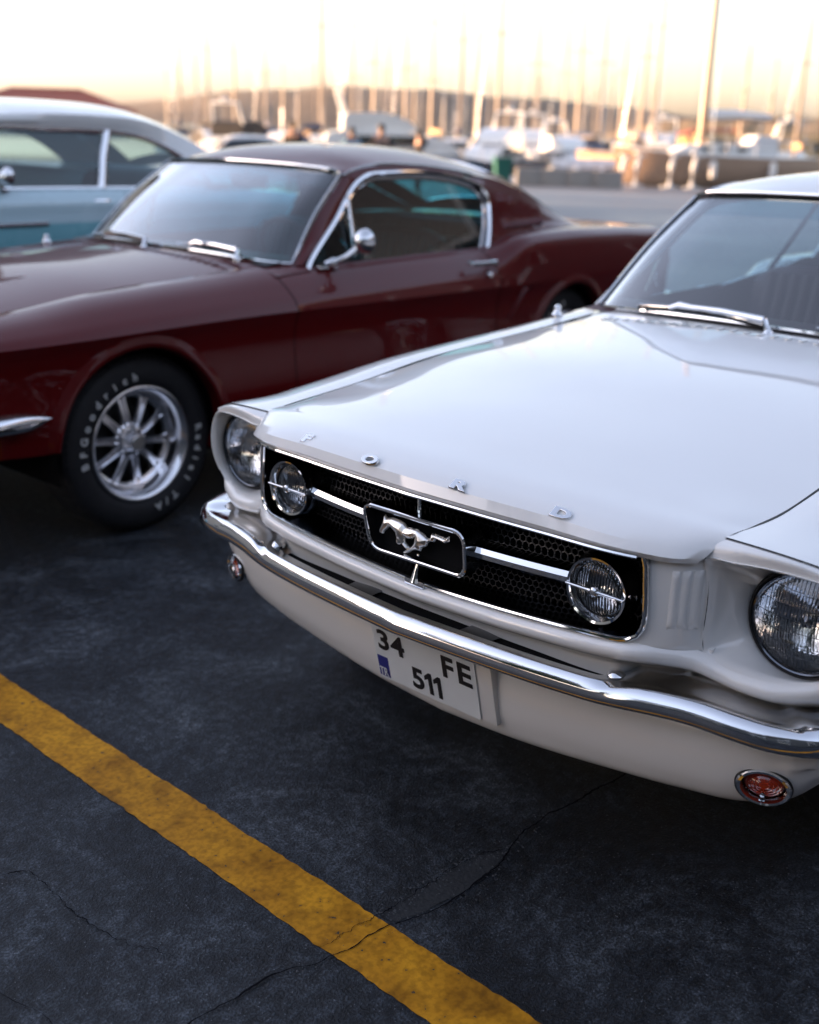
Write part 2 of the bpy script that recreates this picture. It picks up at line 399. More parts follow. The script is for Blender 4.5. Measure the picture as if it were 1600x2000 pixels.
def bucket():
    rim = curve(RIMC, 80, closed=True); c = A(*HL)
    ang = np.arctan2(rim[:, 2]-c[2], rim[:, 1]-c[1])
    def ring(r, x): return np.stack([np.full(len(ang), x), c[1]+r*np.cos(ang), c[2]+r*np.sin(ang)], 1)
    r1 = ring(.0985, HL[0]+.004)
    inn = rim+(c-rim)*.055; inn[:, 0] = rim[:, 0]-.006
    mid = inn*.5+r1*.5; mid[:, 0] = inn[:, 0]*.35+r1[:, 0]*.65
    r0 = rim.copy()
    m = MB().grid(np.stack([r0, rim*.97+inn*.03+A(.003,0,0), inn, inn*.8+mid*.2+A(-.006,0,0), mid, r1, ring(.0985, HL[0]-.03)]), cv=True)
    # brow between the panel crease and the opening, and the outer return to the fender edge
    top = curve(RIM_SIDE[:-1], 24); low = curve(RIMC[:5], 24); mid2 = (top+low)/2+A(.007,0,.006)
    m.grid(np.array(loft([top+A(.002,0,-.0035), mid2, low], 9, 24)))
    o1 = curve(RIM_SIDE[-2:]+RIM_LOW[1:4], 20); o2 = curve(RIMC[4:9], 20); m.grid(np.stack([o1, (o1+o2)/2+A(.004,.003,0), o2]))
    bl = curve(RIMC[8:13], 24); b2 = np.array([(xg(p[1])-.004, p[1], zg(p[1])-.002) for p in bl]); m.grid(np.stack([bl, b2]))
    return m
flute_shade = mat('lens_flute_shadow', (.05,.055,.06), .2, spec=.6, var=.2)  # dark rods colour in the refraction lines between the lens ribs
def ribbed_lens(Rr, dome, x0, rib, n=110):
    """disc of glass facing +X bulging by dome, with moulded relief rib(y, z)"""
    ys = np.linspace(-Rr, Rr, n); m = MB(); rows = []
    for y in ys:
        h = math.sqrt(max(1e-9, Rr*Rr-y*y*.9999)); zz = np.linspace(-h, h, 60)
        rows.append([(x0+dome*(1-(y*y+z*z)/Rr**2)+rib(y, z), y, z) for z in zz])
    return m.grid(np.array(rows))
def head_rib(y, z):
    k = int(math.floor((z+.1)/.024)); pitch = (.0062,.0046,.0090,.0052,.0075,.0048,.0064)[k % 7]
    e = .0 if ((z+.1)/.024) % 1 > .05 else -.0009
    big = int(math.floor((y+.1+.013*(k % 2))/.033)); sl = .0005*((big*7+k*3) % 3-1)
    return .0009*abs(math.sin(math.pi*(y+.002*k)/pitch))+e+sl
def headlight(parent):
    for s in (1, -1):
        h = thing_part('headlight', parent)
        c = (HL[0], s*HL[1], HL[2])
        m = MB().lathe([(.060,-.05),(.074,-.03),(.0835,-.004),(.0855,.004)], 48, 'x', c); m.lathe([(.060,-.05),(.02,-.062),(.002,-.064)], 48, 'x', c)
        part('reflector', m, chrome, h)
        part('bulb_shield', MB().lathe([(.001,-.012),(.010,-.016),(.013,-.03),(.006,-.06)], 20, 'x', c), dark_chrome, h)
        m = MB().lathe([(.0985,-.02),(.0985,.004),(.0955,.010),(.0925,.009),(.090,.003)], 56, 'x', c); part('rubber_ring', m, rubber, h)
        m = MB().lathe([(.0905,.0),(.0905,.009),(.0885,.012),(.0862,.010),(.0855,.004)], 56, 'x', c); part('retaining_ring', m, dark_chrome, h)
        o = part('lens', ribbed_lens(.0862, .022, .006, head_rib, 190), lens_head, h, 60); o.location = c
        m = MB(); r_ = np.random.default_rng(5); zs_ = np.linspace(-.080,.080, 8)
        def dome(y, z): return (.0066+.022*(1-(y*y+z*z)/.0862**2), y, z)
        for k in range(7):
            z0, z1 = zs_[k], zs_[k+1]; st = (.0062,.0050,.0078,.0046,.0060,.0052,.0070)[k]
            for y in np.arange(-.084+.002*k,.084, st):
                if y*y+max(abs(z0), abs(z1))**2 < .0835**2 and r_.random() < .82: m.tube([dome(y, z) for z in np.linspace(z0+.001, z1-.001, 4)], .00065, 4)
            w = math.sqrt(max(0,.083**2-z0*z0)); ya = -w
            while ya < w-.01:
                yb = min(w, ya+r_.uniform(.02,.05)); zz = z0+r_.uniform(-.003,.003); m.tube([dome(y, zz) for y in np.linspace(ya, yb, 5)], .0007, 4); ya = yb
        o = part('flute_shade_line', m, flute_shade, h); o.location = c; o['kind'] = 'stuff'
def thing_part(name, parent):
    o = bpy.data.objects.new(name, None); COL.objects.link(o); o.parent = parent; return o
def fog_lamp(parent):
    for s in (1, -1):
        h = thing_part('fog_lamp', parent); c = (.778, s*.399, .673)
        part('gasket', MB().lathe([(.0525,-.004),(.050,-.007),(.0485,-.012)], 48, 'x', c), rubber, h); part('housing', MB().lathe([(.056,-.10),(.064,-.085),(.0675,-.04),(.0675,-.018),(.062,-.006)], 48, 'x', c), chrome, h)
        part('bezel', MB().lathe([(.0625,-.014),(.0625,.002),(.0605,.0075),(.0565,.006),(.051,-.005),(.049,-.012)], 56, 'x', c), chrome, h)
        m = MB().lathe([(.049,-.012),(.042,-.035),(.02,-.048),(.001,-.050)], 40, 'x', c); part('reflector', m, chrome, h)
        o = part('lens', ribbed_lens(.0495, .008, -.009, lambda y, z: .0013*abs(math.sin(math.pi*y/.0058)), 140), lens_fog, h, 60); o.location = c
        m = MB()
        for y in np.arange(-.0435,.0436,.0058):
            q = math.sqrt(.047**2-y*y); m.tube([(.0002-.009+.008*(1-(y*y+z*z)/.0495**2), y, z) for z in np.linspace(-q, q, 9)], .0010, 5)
        o = part('flute_shade_line', m, flute_shade, h); o.location = c; o['kind'] = 'stuff'
        m = MB(); P = [(c[0]+.010-.0*abs(y), c[1]+y, c[2]) for y in np.linspace(-.060,.060, 25)]
        m.tube(P, [.0022+.004*math.exp(-(y/.010)**2)+.0010*math.exp(-(abs(y)-.03)**2/.0004) for y in np.linspace(-.060,.060, 25)], 10, sx=1.2)
        m.lathe([(.0085,.008),(.0085,.014),(.005,.017),(.0005,.0175)], 20, 'x', c); part('crossbar', m, chrome, h)
        m = MB(); m.box((c[0]-.03, c[1]+s*.084, c[2]-.004), (.012,.022,.010), bev=.003); m.tube([(c[0]-.03,c[1]+s*.075,c[2]-.004),(c[0]-.022,c[1]+s*.10,c[2]-.004)], .004, 8); part('mounting_bolt', m, chrome, h)

HORSE=[(-0.0774,0.6999),(-0.0711,0.6945),(-0.0567,0.6994),(-0.0367,0.6985),(-0.0256,0.6962),(-0.0188,0.6903),(-0.0014,0.6914),(0.0094,0.692),(0.0202,0.6886),(0.0311,0.6838),(0.0387,0.6805),(0.0443,0.6836),(0.0465,0.6938),(0.0705,0.6943),(0.0809,0.693),(0.0909,0.699),(0.0904,0.6897),(0.0804,0.6836),(0.0574,0.6866),(0.0535,0.6789),(0.043,0.6777),(0.0369,0.6735),(0.033,0.6648),(0.0215,0.6583),(0.0186,0.651),(0.0089,0.6505),(-0.0018,0.6467),(-0.0125,0.6386),(-0.0233,0.6343),(-0.0245,0.6369),(-0.016,0.6437),(-0.0021,0.6544),(0.0029,0.6643),(0.0041,0.6732),(0.0067,0.6787),(-0.0028,0.6705),(-0.0136,0.6676),(-0.0246,0.669),(-0.022,0.6576),(-0.0107,0.6486),(-0.016,0.6445),(-0.0284,0.6524),(-0.0349,0.6597),(-0.0333,0.6519),(-0.0383,0.6488),(-0.0444,0.6524),(-0.0432,0.6623),(-0.0469,0.6717),(-0.0583,0.6791),(-0.0639,0.6811),(-0.0727,0.6719),(-0.0782,0.6669),(-0.0815,0.6605),(-0.0883,0.6611),(-0.0903,0.6664),(-0.0843,0.6793),(-0.08,0.6892)]
CORRAL=[(-.116,.7087),(.0,.7116),(.108,.7110),(.1215,.7065),(.127,.6955),(.1325,.6538),(.1285,.6417),(.1165,.6366),(.0289,.6310),(-.082,.6320),(-.097,.6364),(-.1066,.6506),(-.1226,.6905),(-.124,.7006)]
def grille(parent):
    g = thing_part('grille', parent)
    # recess
    loop = grille_open(96); back = loop.copy(); back[:, 0] = .655
    m = MB().grid(np.stack([loop+A(-.008,0,0), back]), cv=True); m.disc(back); part('recess', m, dark_hole, g)
    # honeycomb: one thin-walled mesh of hexagonal cells
    p = .0138; cell = MB(); hx = .745; row = 0; z = .588
    ths = [math.radians(60*k+30) for k in range(6)]
    while z < .762:
        y = -.50+(p/2 if row % 2 else 0)
        while y < .50:
            zl = float(interp([(q[1], q[2]) for q in [(0,0,.578),(0,.30,.590),(0,.44,.60),(0,.50,.635)]], abs(y))[0, 0])
            if z > zl:
                ro, ri = p/math.sqrt(3)*1.0, p/math.sqrt(3)*.83
                xb = hx-.045*(abs(y)/.5)**2
                V = [(xb, y+ri*math.cos(t), z+ri*math.sin(t)) for t in ths]+[(xb, y+ro*math.cos(t), z+ro*math.sin(t)) for t in ths]+[(xb-.014, y+ri*math.cos(t), z+ri*math.sin(t)) for t in ths]
                F = [(k, (k+1) % 6, 6+(k+1) % 6, 6+k) for k in range(6)]+[(12+k, 12+(k+1) % 6, (k+1) % 6, k) for k in range(6)]
                cell.add(V, F)
            y += p
        z += p*.866; row += 1
    o = part('honeycomb_mesh', cell, mat('mesh_paint', (.022,.024,.028), .38, metal=.5, var=.2), g, 20); o['kind'] = 'stuff'
    # bright moulding along the bottom and up the sides
    lp = grille_open(120, .002); k0 = int(np.argmin(abs(lp[:, 1]-.485)+abs(lp[:, 2]-.755))); k1 = int(np.argmin(abs(lp[:, 1]+.485)+abs(lp[:, 2]-.755)))
    idx = list(range(k1, len(lp)))+list(range(0, k0+1))
    part('surround_moulding', MB().tube(lp[idx], .0065, 10, up=(1,0,0), sx=.8), chrome, g)
    m = MB(); P = [(.803+.004, y, .577) for y in (-.022,.022)]; m.box((.806,0,.576), (.012,.05,.014), bev=.003); part('moulding_joint', m, chrome, g)
    # inner ledge behind the moulding (polished reveal)
    lo = grille_open(120, -.004)[idx]; li = lo.copy(); li[:, 0] -= .085; li[:, 2] += .012
    part('inner_ledge', MB().grid(np.stack([lo, li])), dark_chrome, g)
    # horizontal bars
    for s in (1, -1):
        m = MB(); a, b = .130, .335; xs = [(.775, s*(a-.03)), (.765, s*(b+.02))]
        G = []
        for y in np.linspace(.131 if s == 1 else .119, b, 12):
            x0 = .803-.042*(y/.4)**2
            G.append([(x0-.05, s*y, .692), (x0-.016, s*y, .692), (x0-.003, s*y, .687), (x0+.003, s*y, .678), (x0+.002, s*y, .668), (x0-.006, s*y, .660), (x0-.05, s*y, .657)])
        m.grid(np.array(G), flip=(s == -1)); part('grille_bar', m, chrome, g)
    m = MB(); m.tube([(.802,0,.764),(.801,0,.735),(.800,0,.712)], [.0048,.0042,.006], 10); part('upper_post', m, chrome, g)
    m = MB(); m.tube([(.800,0,.634),(.803,0,.612),(.808,0,.59),(.809,0,.578)], [.0035,.0038,.0065,.0105], 10, sx=1.2); part('lower_post', m, chrome, g)
    # emblem frame
    cn = [(-.124,.7095),(.1265,.7125),(.1335,.6365),(-.1035,.6315)]; rr = (.016,.022,.018,.026); C = []
    for k in range(4):
        c_ = A(*cn[k]); u = A(*cn[k-1])-c_; v = A(*cn[(k+1) % 4])-c_; u /= np.linalg.norm(u); v /= np.linalg.norm(v)
        a_, b_ = c_+u*rr[k], c_+v*rr[k]
        for t in np.linspace(0, 1, 8): C.append((1-t)**2*a_+2*t*(1-t)*c_+t*t*b_)
    C = curve(C, 100, closed=True, linear=True); T = np.roll(C, -1, 0)-np.roll(C, 1, 0); T /= np.linalg.norm(T, axis=1)[:, None]; Nn = np.column_stack([T[:, 1], -T[:, 0]])
    e = thing_part('emblem', parent); m = MB(); G = []
    def ringp(x, d): return np.column_stack([np.full(len(C), x), C+Nn*d])
    for x, d in ((.765,-.004),(.80,-.001),(.822,.0),(.8265,-.0012),(.828,-.0035),(.8275,-.0075),(.825,-.0095),(.805,-.0105),(.795,-.011)): G.append(ringp(x, d))
    m.grid(np.array(G), cv=True); part('frame', m, chrome, e)
    part('backing', MB().disc(ringp(.797, -.0085)), dark_hole, e)
    V, F = outline_mesh(HORSE, .0012, .0004, 1); hm = MB().add(frame(V, (.815,0,0), (0,1,0), (0,0,1), (1,0,0)), F)
    H = np.array(HORSE); st = .0010; ys_, zs_ = np.arange(-.092,.093, st), np.arange(.632,.702, st); YY, ZZ = np.meshgrid(ys_, zs_, indexing='ij')
    ins = np.zeros(YY.shape, bool); dist = np.full(YY.shape, 1.)
    for (y1, z1), (y2, z2) in zip(H, np.roll(H, -1, 0)):
        with np.errstate(divide='ignore', invalid='ignore'): c_ = ((z1 > ZZ) != (z2 > ZZ)) & (YY < (y2-y1)*(ZZ-z1)/(z2-z1+1e-12)+y1)
        ins ^= c_; t_ = np.clip(((YY-y1)*(y2-y1)+(ZZ-z1)*(z2-z1))/((y2-y1)**2+(z2-z1)**2), 0, 1); dist = np.minimum(dist, np.hypot(YY-y1-t_*(y2-y1), ZZ-z1-t_*(z2-z1)))
    hgt = .8166+.0105*np.sqrt(np.clip(dist/.013, 0, 1)); hgt[~ins] = .8160
    idx = np.arange(YY.size).reshape(YY.shape); keep = ins[:-1, :-1] | ins[1:, :-1] | ins[:-1, 1:] | ins[1:, 1:]; near = (dist < st*1.2) | ins
    keep &= near[:-1, :-1] & near[1:, :-1] & near[:-1, 1:] & near[1:, 1:]
    Q = np.stack([idx[:-1, :-1], idx[1:, :-1], idx[1:, 1:], idx[:-1, 1:]], -1)[keep]
    used, inv = np.unique(Q, return_inverse=True); hm.add(np.column_stack([hgt.ravel(), YY.ravel(), ZZ.ravel()])[used], [tuple(int(k) for k in q) for q in inv.reshape(Q.shape)])
    part('running_horse', hm, pewter, e, 75)

def bumper_plan(n=161):
    half = [(.8765,0),(.874,.03),(.868,.10),(.855,.22),(.837,.36),(.820,.46),(.800,.54),(.785,.61),(.772,.68),(.752,.745),(.715,.797),(.66,.833),(.58,.853),(.49,.861),(.405,.861)]
    return curve([(x, -y) for x, y in half[::-1]]+half[1:], n)
def bumper():
    c = bumper_plan(); T = np.gradient(c, axis=0); T /= np.linalg.norm(T, axis=1)[:, None]; Nn = np.column_stack([T[:, 1], -T[:, 0]])
    base = [(-.012,.004),(-.002,.0),(.0035,.005),(.006,.013),(.006,.021),(.0055,.0255)]
    inner = curve(base+[(.0040,.0285),(-.0045,.0405),(-.0075,.0430),(-.0125,.0425),(-.020,.0405),(-.030,.0375),(-.038,.0355),(-.044,.0335),(-.046,.029),(-.046,.022),(-.045,.015)], 56)
    outer = curve(base+[(.0040,.0285),(-.0045,.0405),(-.0085,.0434),(-.015,.0434),(-.030,.0415),(-.060,.0420),(-.090,.0455),(-.112,.052),(-.116,.049)], 56)
    flat = curve(base+[(.0040,.0300),(-.0040,.0415),(-.0090,.0460),(-.016,.0485),(-.030,.0505),(-.050,.0515),(-.070,.0515),(-.084,.049),(-.087,.043)], 56)
    sst = lambda a, b, v: (lambda q: q*q*(3-2*q))(min(1, max(0, (v-a)/(b-a))))
    G = []
    for i, (p, n_) in enumerate(zip(c, Nn)):
        a = abs(p[1]); w1 = sst(.42, .52, a); w2 = sst(.745, .80, a); P = inner*(1-w1)+outer*w1; P = P*(1-w2)+flat*w2
        zb = T1([(0,.489),(.12,.487),(.28,.484),(.45,.484),(.60,.490),(.72,.482),(.87,.476)])(a)
        t = sst(.56, .405, p[0]) if a > .8 else 0.; k = math.sqrt(max(0, 1-t*t)) if t > 0 else 1.
        if p[0] < .66: P = P*A(1-.45*sst(.66,.50,p[0]), 1)
        G.append([(p[0]+n_[0]*d*(.2+.8*k), p[1]+n_[1]*d*(.2+.8*k), zb+.031+(z-.031)*k) for d, z in P])
    return MB().grid(np.array(G))
xv = T1([(0,.752),(.2,.749),(.4,.740),(.55,.727),(.65,.708),(.72,.685),(.765,.655),(.785,.61),(.79,.56)])
zv = T1([(0,.245),(.2,.255),(.4,.276),(.55,.293),(.67,.309),(.73,.331),(.78,.378)])
def valance():
    G = []
    ys = list(np.linspace(0, .62, 32))+list(np.linspace(.632,.74, 28))+[.752,.763,.772,.779,.784,.787]
    half = []
    for y in ys:
        x, zb = xv(y), zv(min(.78, y)); t = .476
        half.append(curve([(x-.05, y, t+.012), (x-.028, y, t+.008), (x-.012, y, t-.006), (x-.003, y, t-.028), (x, y, t-.055+.0), (x-.006, y, t+(zb-t)*.52), (x-.022, y, t+(zb-t)*.78), (x-.046, y, zb+.006), (x-.056, y, zb), (x-.075, y, zb+.004)], 48))
    half = np.array(half); L = half[:0:-1].copy(); L[:, :, 1] *= -1
    end = half[-1].copy(); end = np.column_stack([np.linspace(.56,.56, 48), np.full(48, .787), end[:, 2]])
    endL = end.copy(); endL[:, 1] *= -1
    G = np.concatenate([endL[None], L, half, end[None]]); m = MB().grid(G); V = m.v[0]
    inside = ((np.abs(V[:, 1])-.706)/.0425)**2+((V[:, 2]-.373)/.0305)**2 < 1
    m.f = [f for f in m.f if not all(inside[i] for i in f)]; return m
def turn_signal(parent):
    for s in (1, -1):
        h = thing_part('turn_signal', parent)
        n = Vector((.93, s*.34, .05)).normalized(); u = Vector((0,0,1)); u = (u-n*u.dot(n)).normalized(); r = u.cross(n)
        Mx = Matrix((r, u, n)).transposed().to_4x4(); Mx.translation = Vector((.686, s*.706, .373))
        def tr(mb):
            for V in mb.v: V[:] = np.array([(Mx @ Vector(p))[:] for p in V])
            return mb
        m = MB().lathe([(.047,-.015),(.047,.004),(.044,.008),(.039,.007),(.0365,.0),(.036,-.034)], 48, 'z'); m.v[0][:, 1] *= .70; part('bezel', tr(m), chrome, h)
        m = MB().lathe([(.0362,-.018),(.034,-.011),(.030,-.008),(.0285,-.009),(.024,-.0065),(.0225,-.0075),(.017,-.005),(.0155,-.006),(.010,-.004),(.0085,-.005),(.004,-.004),(.0005,-.004)], 40, 'z'); m.v[0][:, 1] *= .70; part('lens', tr(m), amber, h)
        m = MB().lathe([(.004,-.008),(.004,.001),(.0005,.002)], 12, 'z', (0.,-.019,-.006)); part('screw', tr(m), chrome, h)
        m = MB().lathe([(.0495,-.003),(.0485,.003),(.047,.004)], 48, 'z'); m.v[0][:, 1] *= .71; part('gasket', tr(m), rubber, h)

def plate(parent, paint):
    pl = thing_part('number_plate', parent); o = (.764, .006, .385); n = Vector((1,0,-.25)).normalized(); up = Vector((.25,0,1)).normalized()
    V, F = outline_mesh([(-.014+x*.1415, -.016+y*.0765) for x, y in ((-1,-.9),(-.985,-.97),(-.95,-1),(.95,-1),(.985,-.97),(1,-.9),(1,.9),(.95,1),(-.95,1),(-1,.9))], .0008, .0006)
    def put(V, d): return frame(V, (o[0]+n.x*d, o[1], o[2]+n.z*d), (0,1,0), up, n)
    part('plate_panel', MB().add(put(V, 0.), F), plate_white, pl)
    def glyph(ch, x0, x1, z0, z1, m, nm, bold=.0018, d=.0018):
        if ch == '1': V, F = outline_mesh([(.55,0),(1,0),(1,1),(.62,1),(.05,.80),(.05,.60),(.55,.72)], .0006, 0.)
        else: V, F = text_mesh(ch, .077, .0006, 0., bold, 1., 'LEFT')
        a_, b_ = V.min(0), V.max(0); V = (V-a_)/np.where(b_-a_ > 1e-9, b_-a_, 1); V = V*A(x1-x0, z1-z0, .0012)+A(x0, z0, 0)
        part(nm, MB().add(put(V, d), F), m, pl)
    for ch, x0, x1, z0, z1 in (('3',-.141,-.110,-.013,.039),('4',-.104,-.066,-.013,.039),('F',.040,.070,-.015,.040),('E',.082,.117,-.015,.040),('5',-.053,-.021,-.081,-.026),('1',-.017,.003,-.081,-.026),('1',.008,.028,-.081,-.026)):
        glyph(ch, x0, x1, z0, z1, plate_black, 'number')
    V, F = outline_mesh([(-.153,-.088),(-.122,-.088),(-.122,-.034),(-.153,-.034)], .0004, 0.); part('country_strip', MB().add(put(V, .0014), F), plate_blue, pl)
    glyph('T', -.150,-.139,-.085,-.064, plate_white, 'country_code', .0, .0024); glyph('R', -.137,-.1255,-.085,-.064, plate_white, 'country_code', .0, .0024)
    m = MB(); m.box((.746,.010,.375), (.026,.325,.165), Matrix.Rotation(.245, 3, 'Y'), .009); part('plate_bracket', m, paint, pl)

# ------------------------------------------------------------------ greenhouse
WS_BASE = [(-.848,-.68,.886),(-.79,-.63,.893),(-.74,-.52,.902),(-.71,-.33,.911),(-.695,0,.916),(-.71,.33,.911),(-.74,.52,.902),(-.79,.63,.893),(-.848,.68,.886)]
WS_TOP = [(-1.236,-.578,1.228),(-1.225,-.55,1.238),(-1.205,-.42,1.250),(-1.195,-.22,1.256),(-1.19,0,1.258),(-1.195,.22,1.256),(-1.205,.42,1.250),(-1.225,.55,1.238),(-1.236,.578,1.228)]
def ws_grid(nu=16, nv=41):
    mid = [((a[0]+b[0])/2+.020*(1-(a[1]/.7)**2)+.012, (a[1]+b[1])/2, (a[2]+b[2])/2+.012) for a, b in zip(WS_BASE, WS_TOP)]
    return loft([WS_BASE, mid, WS_TOP], nu, nv)
def body_glass(y_of, pts, n=60):
    c = curve(pts, n, closed=True); ctr = c.mean(0); G = [ctr+(c-ctr)*t for t in (1,.6,.25,.001)]
    return MB().grid(np.array(G), cv=True, flip=True)
FAST = dict(
 dlo=[(-.908,.709,.889),(-1.113,.653,1.046),(-1.318,.598,1.205),(-1.37,.592,1.224),(-1.539,.588,1.236),(-1.860,.591,1.227),(-2.063,.601,1.197),(-2.171,.614,1.158),(-2.205,.626,1.115),(-2.19,.655,1.03),(-2.125,.704,.905)],
 centre=[(-1.19,1.258),(-1.28,1.289),(-1.4,1.318),(-1.6,1.340),(-1.8,1.344),(-2.05,1.332),(-2.3,1.297),(-2.6,1.222),(-2.9,1.115),(-3.1,1.025),(-3.24,.955)],
 gutter=[(-1.236,.578,1.228),(-1.30,.572,1.250),(-1.43,.565,1.271),(-1.70,.565,1.271),(-1.99,.573,1.245),(-2.25,.572,1.208),(-2.55,.566,1.148),(-2.9,.56,1.024),(-3.10,.555,.955)],
 sail=[[(-2.05,.602,1.206),(-2.165,.616,1.166),(-2.207,.628,1.115),(-2.192,.657,1.03),(-2.128,.706,.9)],
       [(-2.25,.575,1.205),(-2.285,.605,1.15),(-2.285,.63,1.10),(-2.28,.66,1.01),(-2.28,.70,.932)],
       [(-2.55,.568,1.144),(-2.56,.594,1.09),(-2.565,.612,1.05),(-2.57,.637,.995),(-2.57,.674,.946)],
       [(-2.88,.562,1.028),(-2.885,.585,1.00),(-2.89,.60,.985),(-2.89,.62,.965),(-2.89,.655,.95)],
       [(-3.10,.556,.954),(-3.105,.575,.95),(-3.11,.59,.947),(-3.11,.605,.944),(-3.11,.62,.94)]])
COUPE = dict(
 dlo=[(-.908,.709,.889),(-1.113,.653,1.046),(-1.318,.598,1.205),(-1.37,.592,1.224),(-1.539,.588,1.236),(-1.960,.591,1.232),(-2.30,.601,1.205),(-2.47,.612,1.165),(-2.56,.63,1.11),(-2.585,.655,1.03),(-2.56,.69,.948),(-2.42,.70,.938),(-2.27,.702,.912),(-2.12,.705,.902)],
 centre=[(-1.19,1.258),(-1.28,1.289),(-1.4,1.318),(-1.6,1.338),(-1.8,1.344),(-2.05,1.340),(-2.3,1.328),(-2.5,1.306),(-2.66,1.27),(-2.86,1.13),(-3.05,.99),(-3.12,.955)],
 gutter=[(-1.236,.578,1.228),(-1.30,.572,1.250),(-1.43,.565,1.271),(-1.70,.565,1.273),(-1.99,.565,1.268),(-2.30,.565,1.25),(-2.55,.565,1.215),(-2.8,.58,1.11),(-3.0,.59,.96)],
 sail=[[(-2.40,.585,1.215),(-2.48,.613,1.166),(-2.57,.632,1.11),(-2.592,.657,1.03),(-2.565,.692,.944)],
       [(-2.52,.57,1.22),(-2.60,.60,1.15),(-2.66,.63,1.08),(-2.69,.655,1.01),(-2.69,.675,.947)],
       [(-2.72,.577,1.155),(-2.76,.60,1.10),(-2.79,.63,1.05),(-2.81,.65,1.0),(-2.82,.665,.948)],
       [(-2.90,.586,1.045),(-2.92,.60,1.02),(-2.93,.62,.99),(-2.94,.635,.97),(-2.94,.65,.946)],
       [(-3.0,.59,.96),(-3.005,.60,.955),(-3.01,.61,.95),(-3.01,.62,.947),(-3.01,.635,.942)]])
def greenhouse(root, S, paint, inner, side_glass, coupe):
    G = ws_grid()
    part('windscreen', MB().grid(G, flip=True), glass_clear, root, 179)
    # bright windscreen surround
    E = np.vstack([G[0], G[1:-1, -1], G[-1][::-1], G[1:-1, 0][::-1]])+A(.004,0,.002)
    part('windscreen_trim', MB().tube(E, .0125, 8, closed=True, sx=.55, up=(.6,0,.8)), chrome, root)
    part('windscreen_gasket', MB().tube(np.vstack([G[0], G[1:-1, -1], G[-1][::-1], G[1:-1, 0][::-1]])*A(1,.975,1)+A(.008,0,.000), .006, 6, closed=True), black_trim, root)
    part('shade_band', MB().grid(G[-4:, 1:-1]+A(-.004,0,-.003)), glass('shade_band_glass', (.30,.62,.72)), root, 179)
    # roof skin
    rows = []
    for x, z in S['centre'][:]:
        xe = x
        g = interp([(p[0], (p[1], p[2])) for p in S['gutter']], min(x, -1.236) if x > S['gutter'][-1][0] else S['gutter'][-1][0])[0]
        if x == S['centre'][0][0]: rows.append([(p[0]-.012, p[1], p[2]+.006) for p in WS_TOP]); continue
        gx = min(x, -1.25) if x > -1.3 else x
        gx = max(gx, S['gutter'][-1][0]-.02)
        H = [(gx*(f**4)+x*(1-f**4), f*g[0], z-(z-g[1])*f**2.6) for f in (0,.25,.5,.75,.92,1)]
        rows.append([(a, -b, c) for a, b, c in H[:0:-1]]+H)
    Gr = loft(rows, 60, 49)
    # split the skin where the rear window lies
    i0 = int(np.argmin(abs(Gr[:, 24, 0]-(-2.42 if not coupe else -2.70)))); i1 = int(np.argmin(abs(Gr[:, 24, 0]-(-3.06 if not coupe else -3.02))))
    m = MB(); m.grid(Gr[:i0+1]); m.grid(Gr[i0:i1+1, :6]); m.grid(Gr[i0:i1+1, -6:]); m.grid(Gr[i1:]); part('roof', m, paint, root, 40)
    part('rear_window', MB().grid(Gr[i0:i1+1, 5:-5]), glass_pale, root, 179)
    E = np.vstack([Gr[i0, 5:-5], Gr[i0+1:i1, -6], Gr[i1, 5:-5][::-1], Gr[i0+1:i1, 5][::-1]])+A(-.002,0,.004); part('rear_window_trim', MB().tube(E, .010, 8, closed=True), chrome, root)
    part('headliner', MB().grid(loft([[(p[0]-.02, p[1]*.97, p[2]-.018) for p in r] for r in rows[:8]], 24, 25)), headliner, root)
    # side: band from gutter to window top, rear sail
    dl = curve(S['dlo'], 90, closed=False)
    def side_band():
        top = [p for p in S['dlo'] if p[2] > 1.19 and p[0] > (-2.1 if not coupe else -2.45)]
        gp = [(x,)+tuple(interp([(p[0], (p[1], p[2])) for p in S['gutter']], x)[0]) for x in np.linspace(-1.236, top[-1][0], 9)]
        tp = curve(top, 30); gp = curve(gp, 30); m = MB().grid(np.stack([gp, (gp+tp)/2+A(0,.004,.003), tp]))
        # windscreen pillar
        w = np.array([G[k, -1] for k in range(len(G))]); w = curve(w, 20); d = curve([(-.872,.715,.889)]+S['dlo'][1:3], 20)
        m.grid(np.stack([w, (w+d)/2+A(.010,.006,.003), d])); return m
    both('window_pillar', side_band, paint, root)
    both('roof_sail', lambda: MB().grid(loft(S['sail'], 30, 24)), paint, root)
    def rcorner():
        ed = Gr[:16, -1]; gt = np.array([(min(q[0], -1.236),)+tuple(interp([(p_[0], (p_[1], p_[2])) for p_ in S['gutter']], min(q[0], -1.236))[0]) for q in ed])+A(0,.004,-.003); return MB().grid(np.stack([ed, gt]))
    both('roof_corner', rcorner, paint, root)
    both('drip_rail', lambda: MB().tube(curve([(p[0], p[1]+.006, p[2]-.004) for p in S['gutter'][:6 if not coupe else 7]], 40), .006, 8), chrome, root)
    loop = curve(S['dlo'], 120, closed=True)
    both('window_frame', lambda: MB().tube(loop+A(0,.004,0), .0125, 8, closed=True, sx=.8, up=(0,1,0)), chrome, root)
    ctr = loop.mean(0); inn = ctr+(loop-ctr)*A(.955,1,.90); inn[:, 1] = .71-.35*(inn[:, 2]-.885)-.012
    both('window_channel', lambda: MB().grid(np.stack([loop+A(0,-.004,0), inn+A(0,-.004,0)]), cv=True), dark_chrome, root)
    both('window_inner_trim', lambda: MB().tube(inn, .0085, 8, closed=True, up=(0,1,0)), chrome, root)
    # panes: quarter light and door glass split at the division bar
    a, b = A(-1.215,.628,1.155), A(-1.185,.706,.905)
    both('vent_bar', lambda: MB().tube([a+A(0,.004,0), b+A(0,.004,0)], .009, 8), chrome, root)
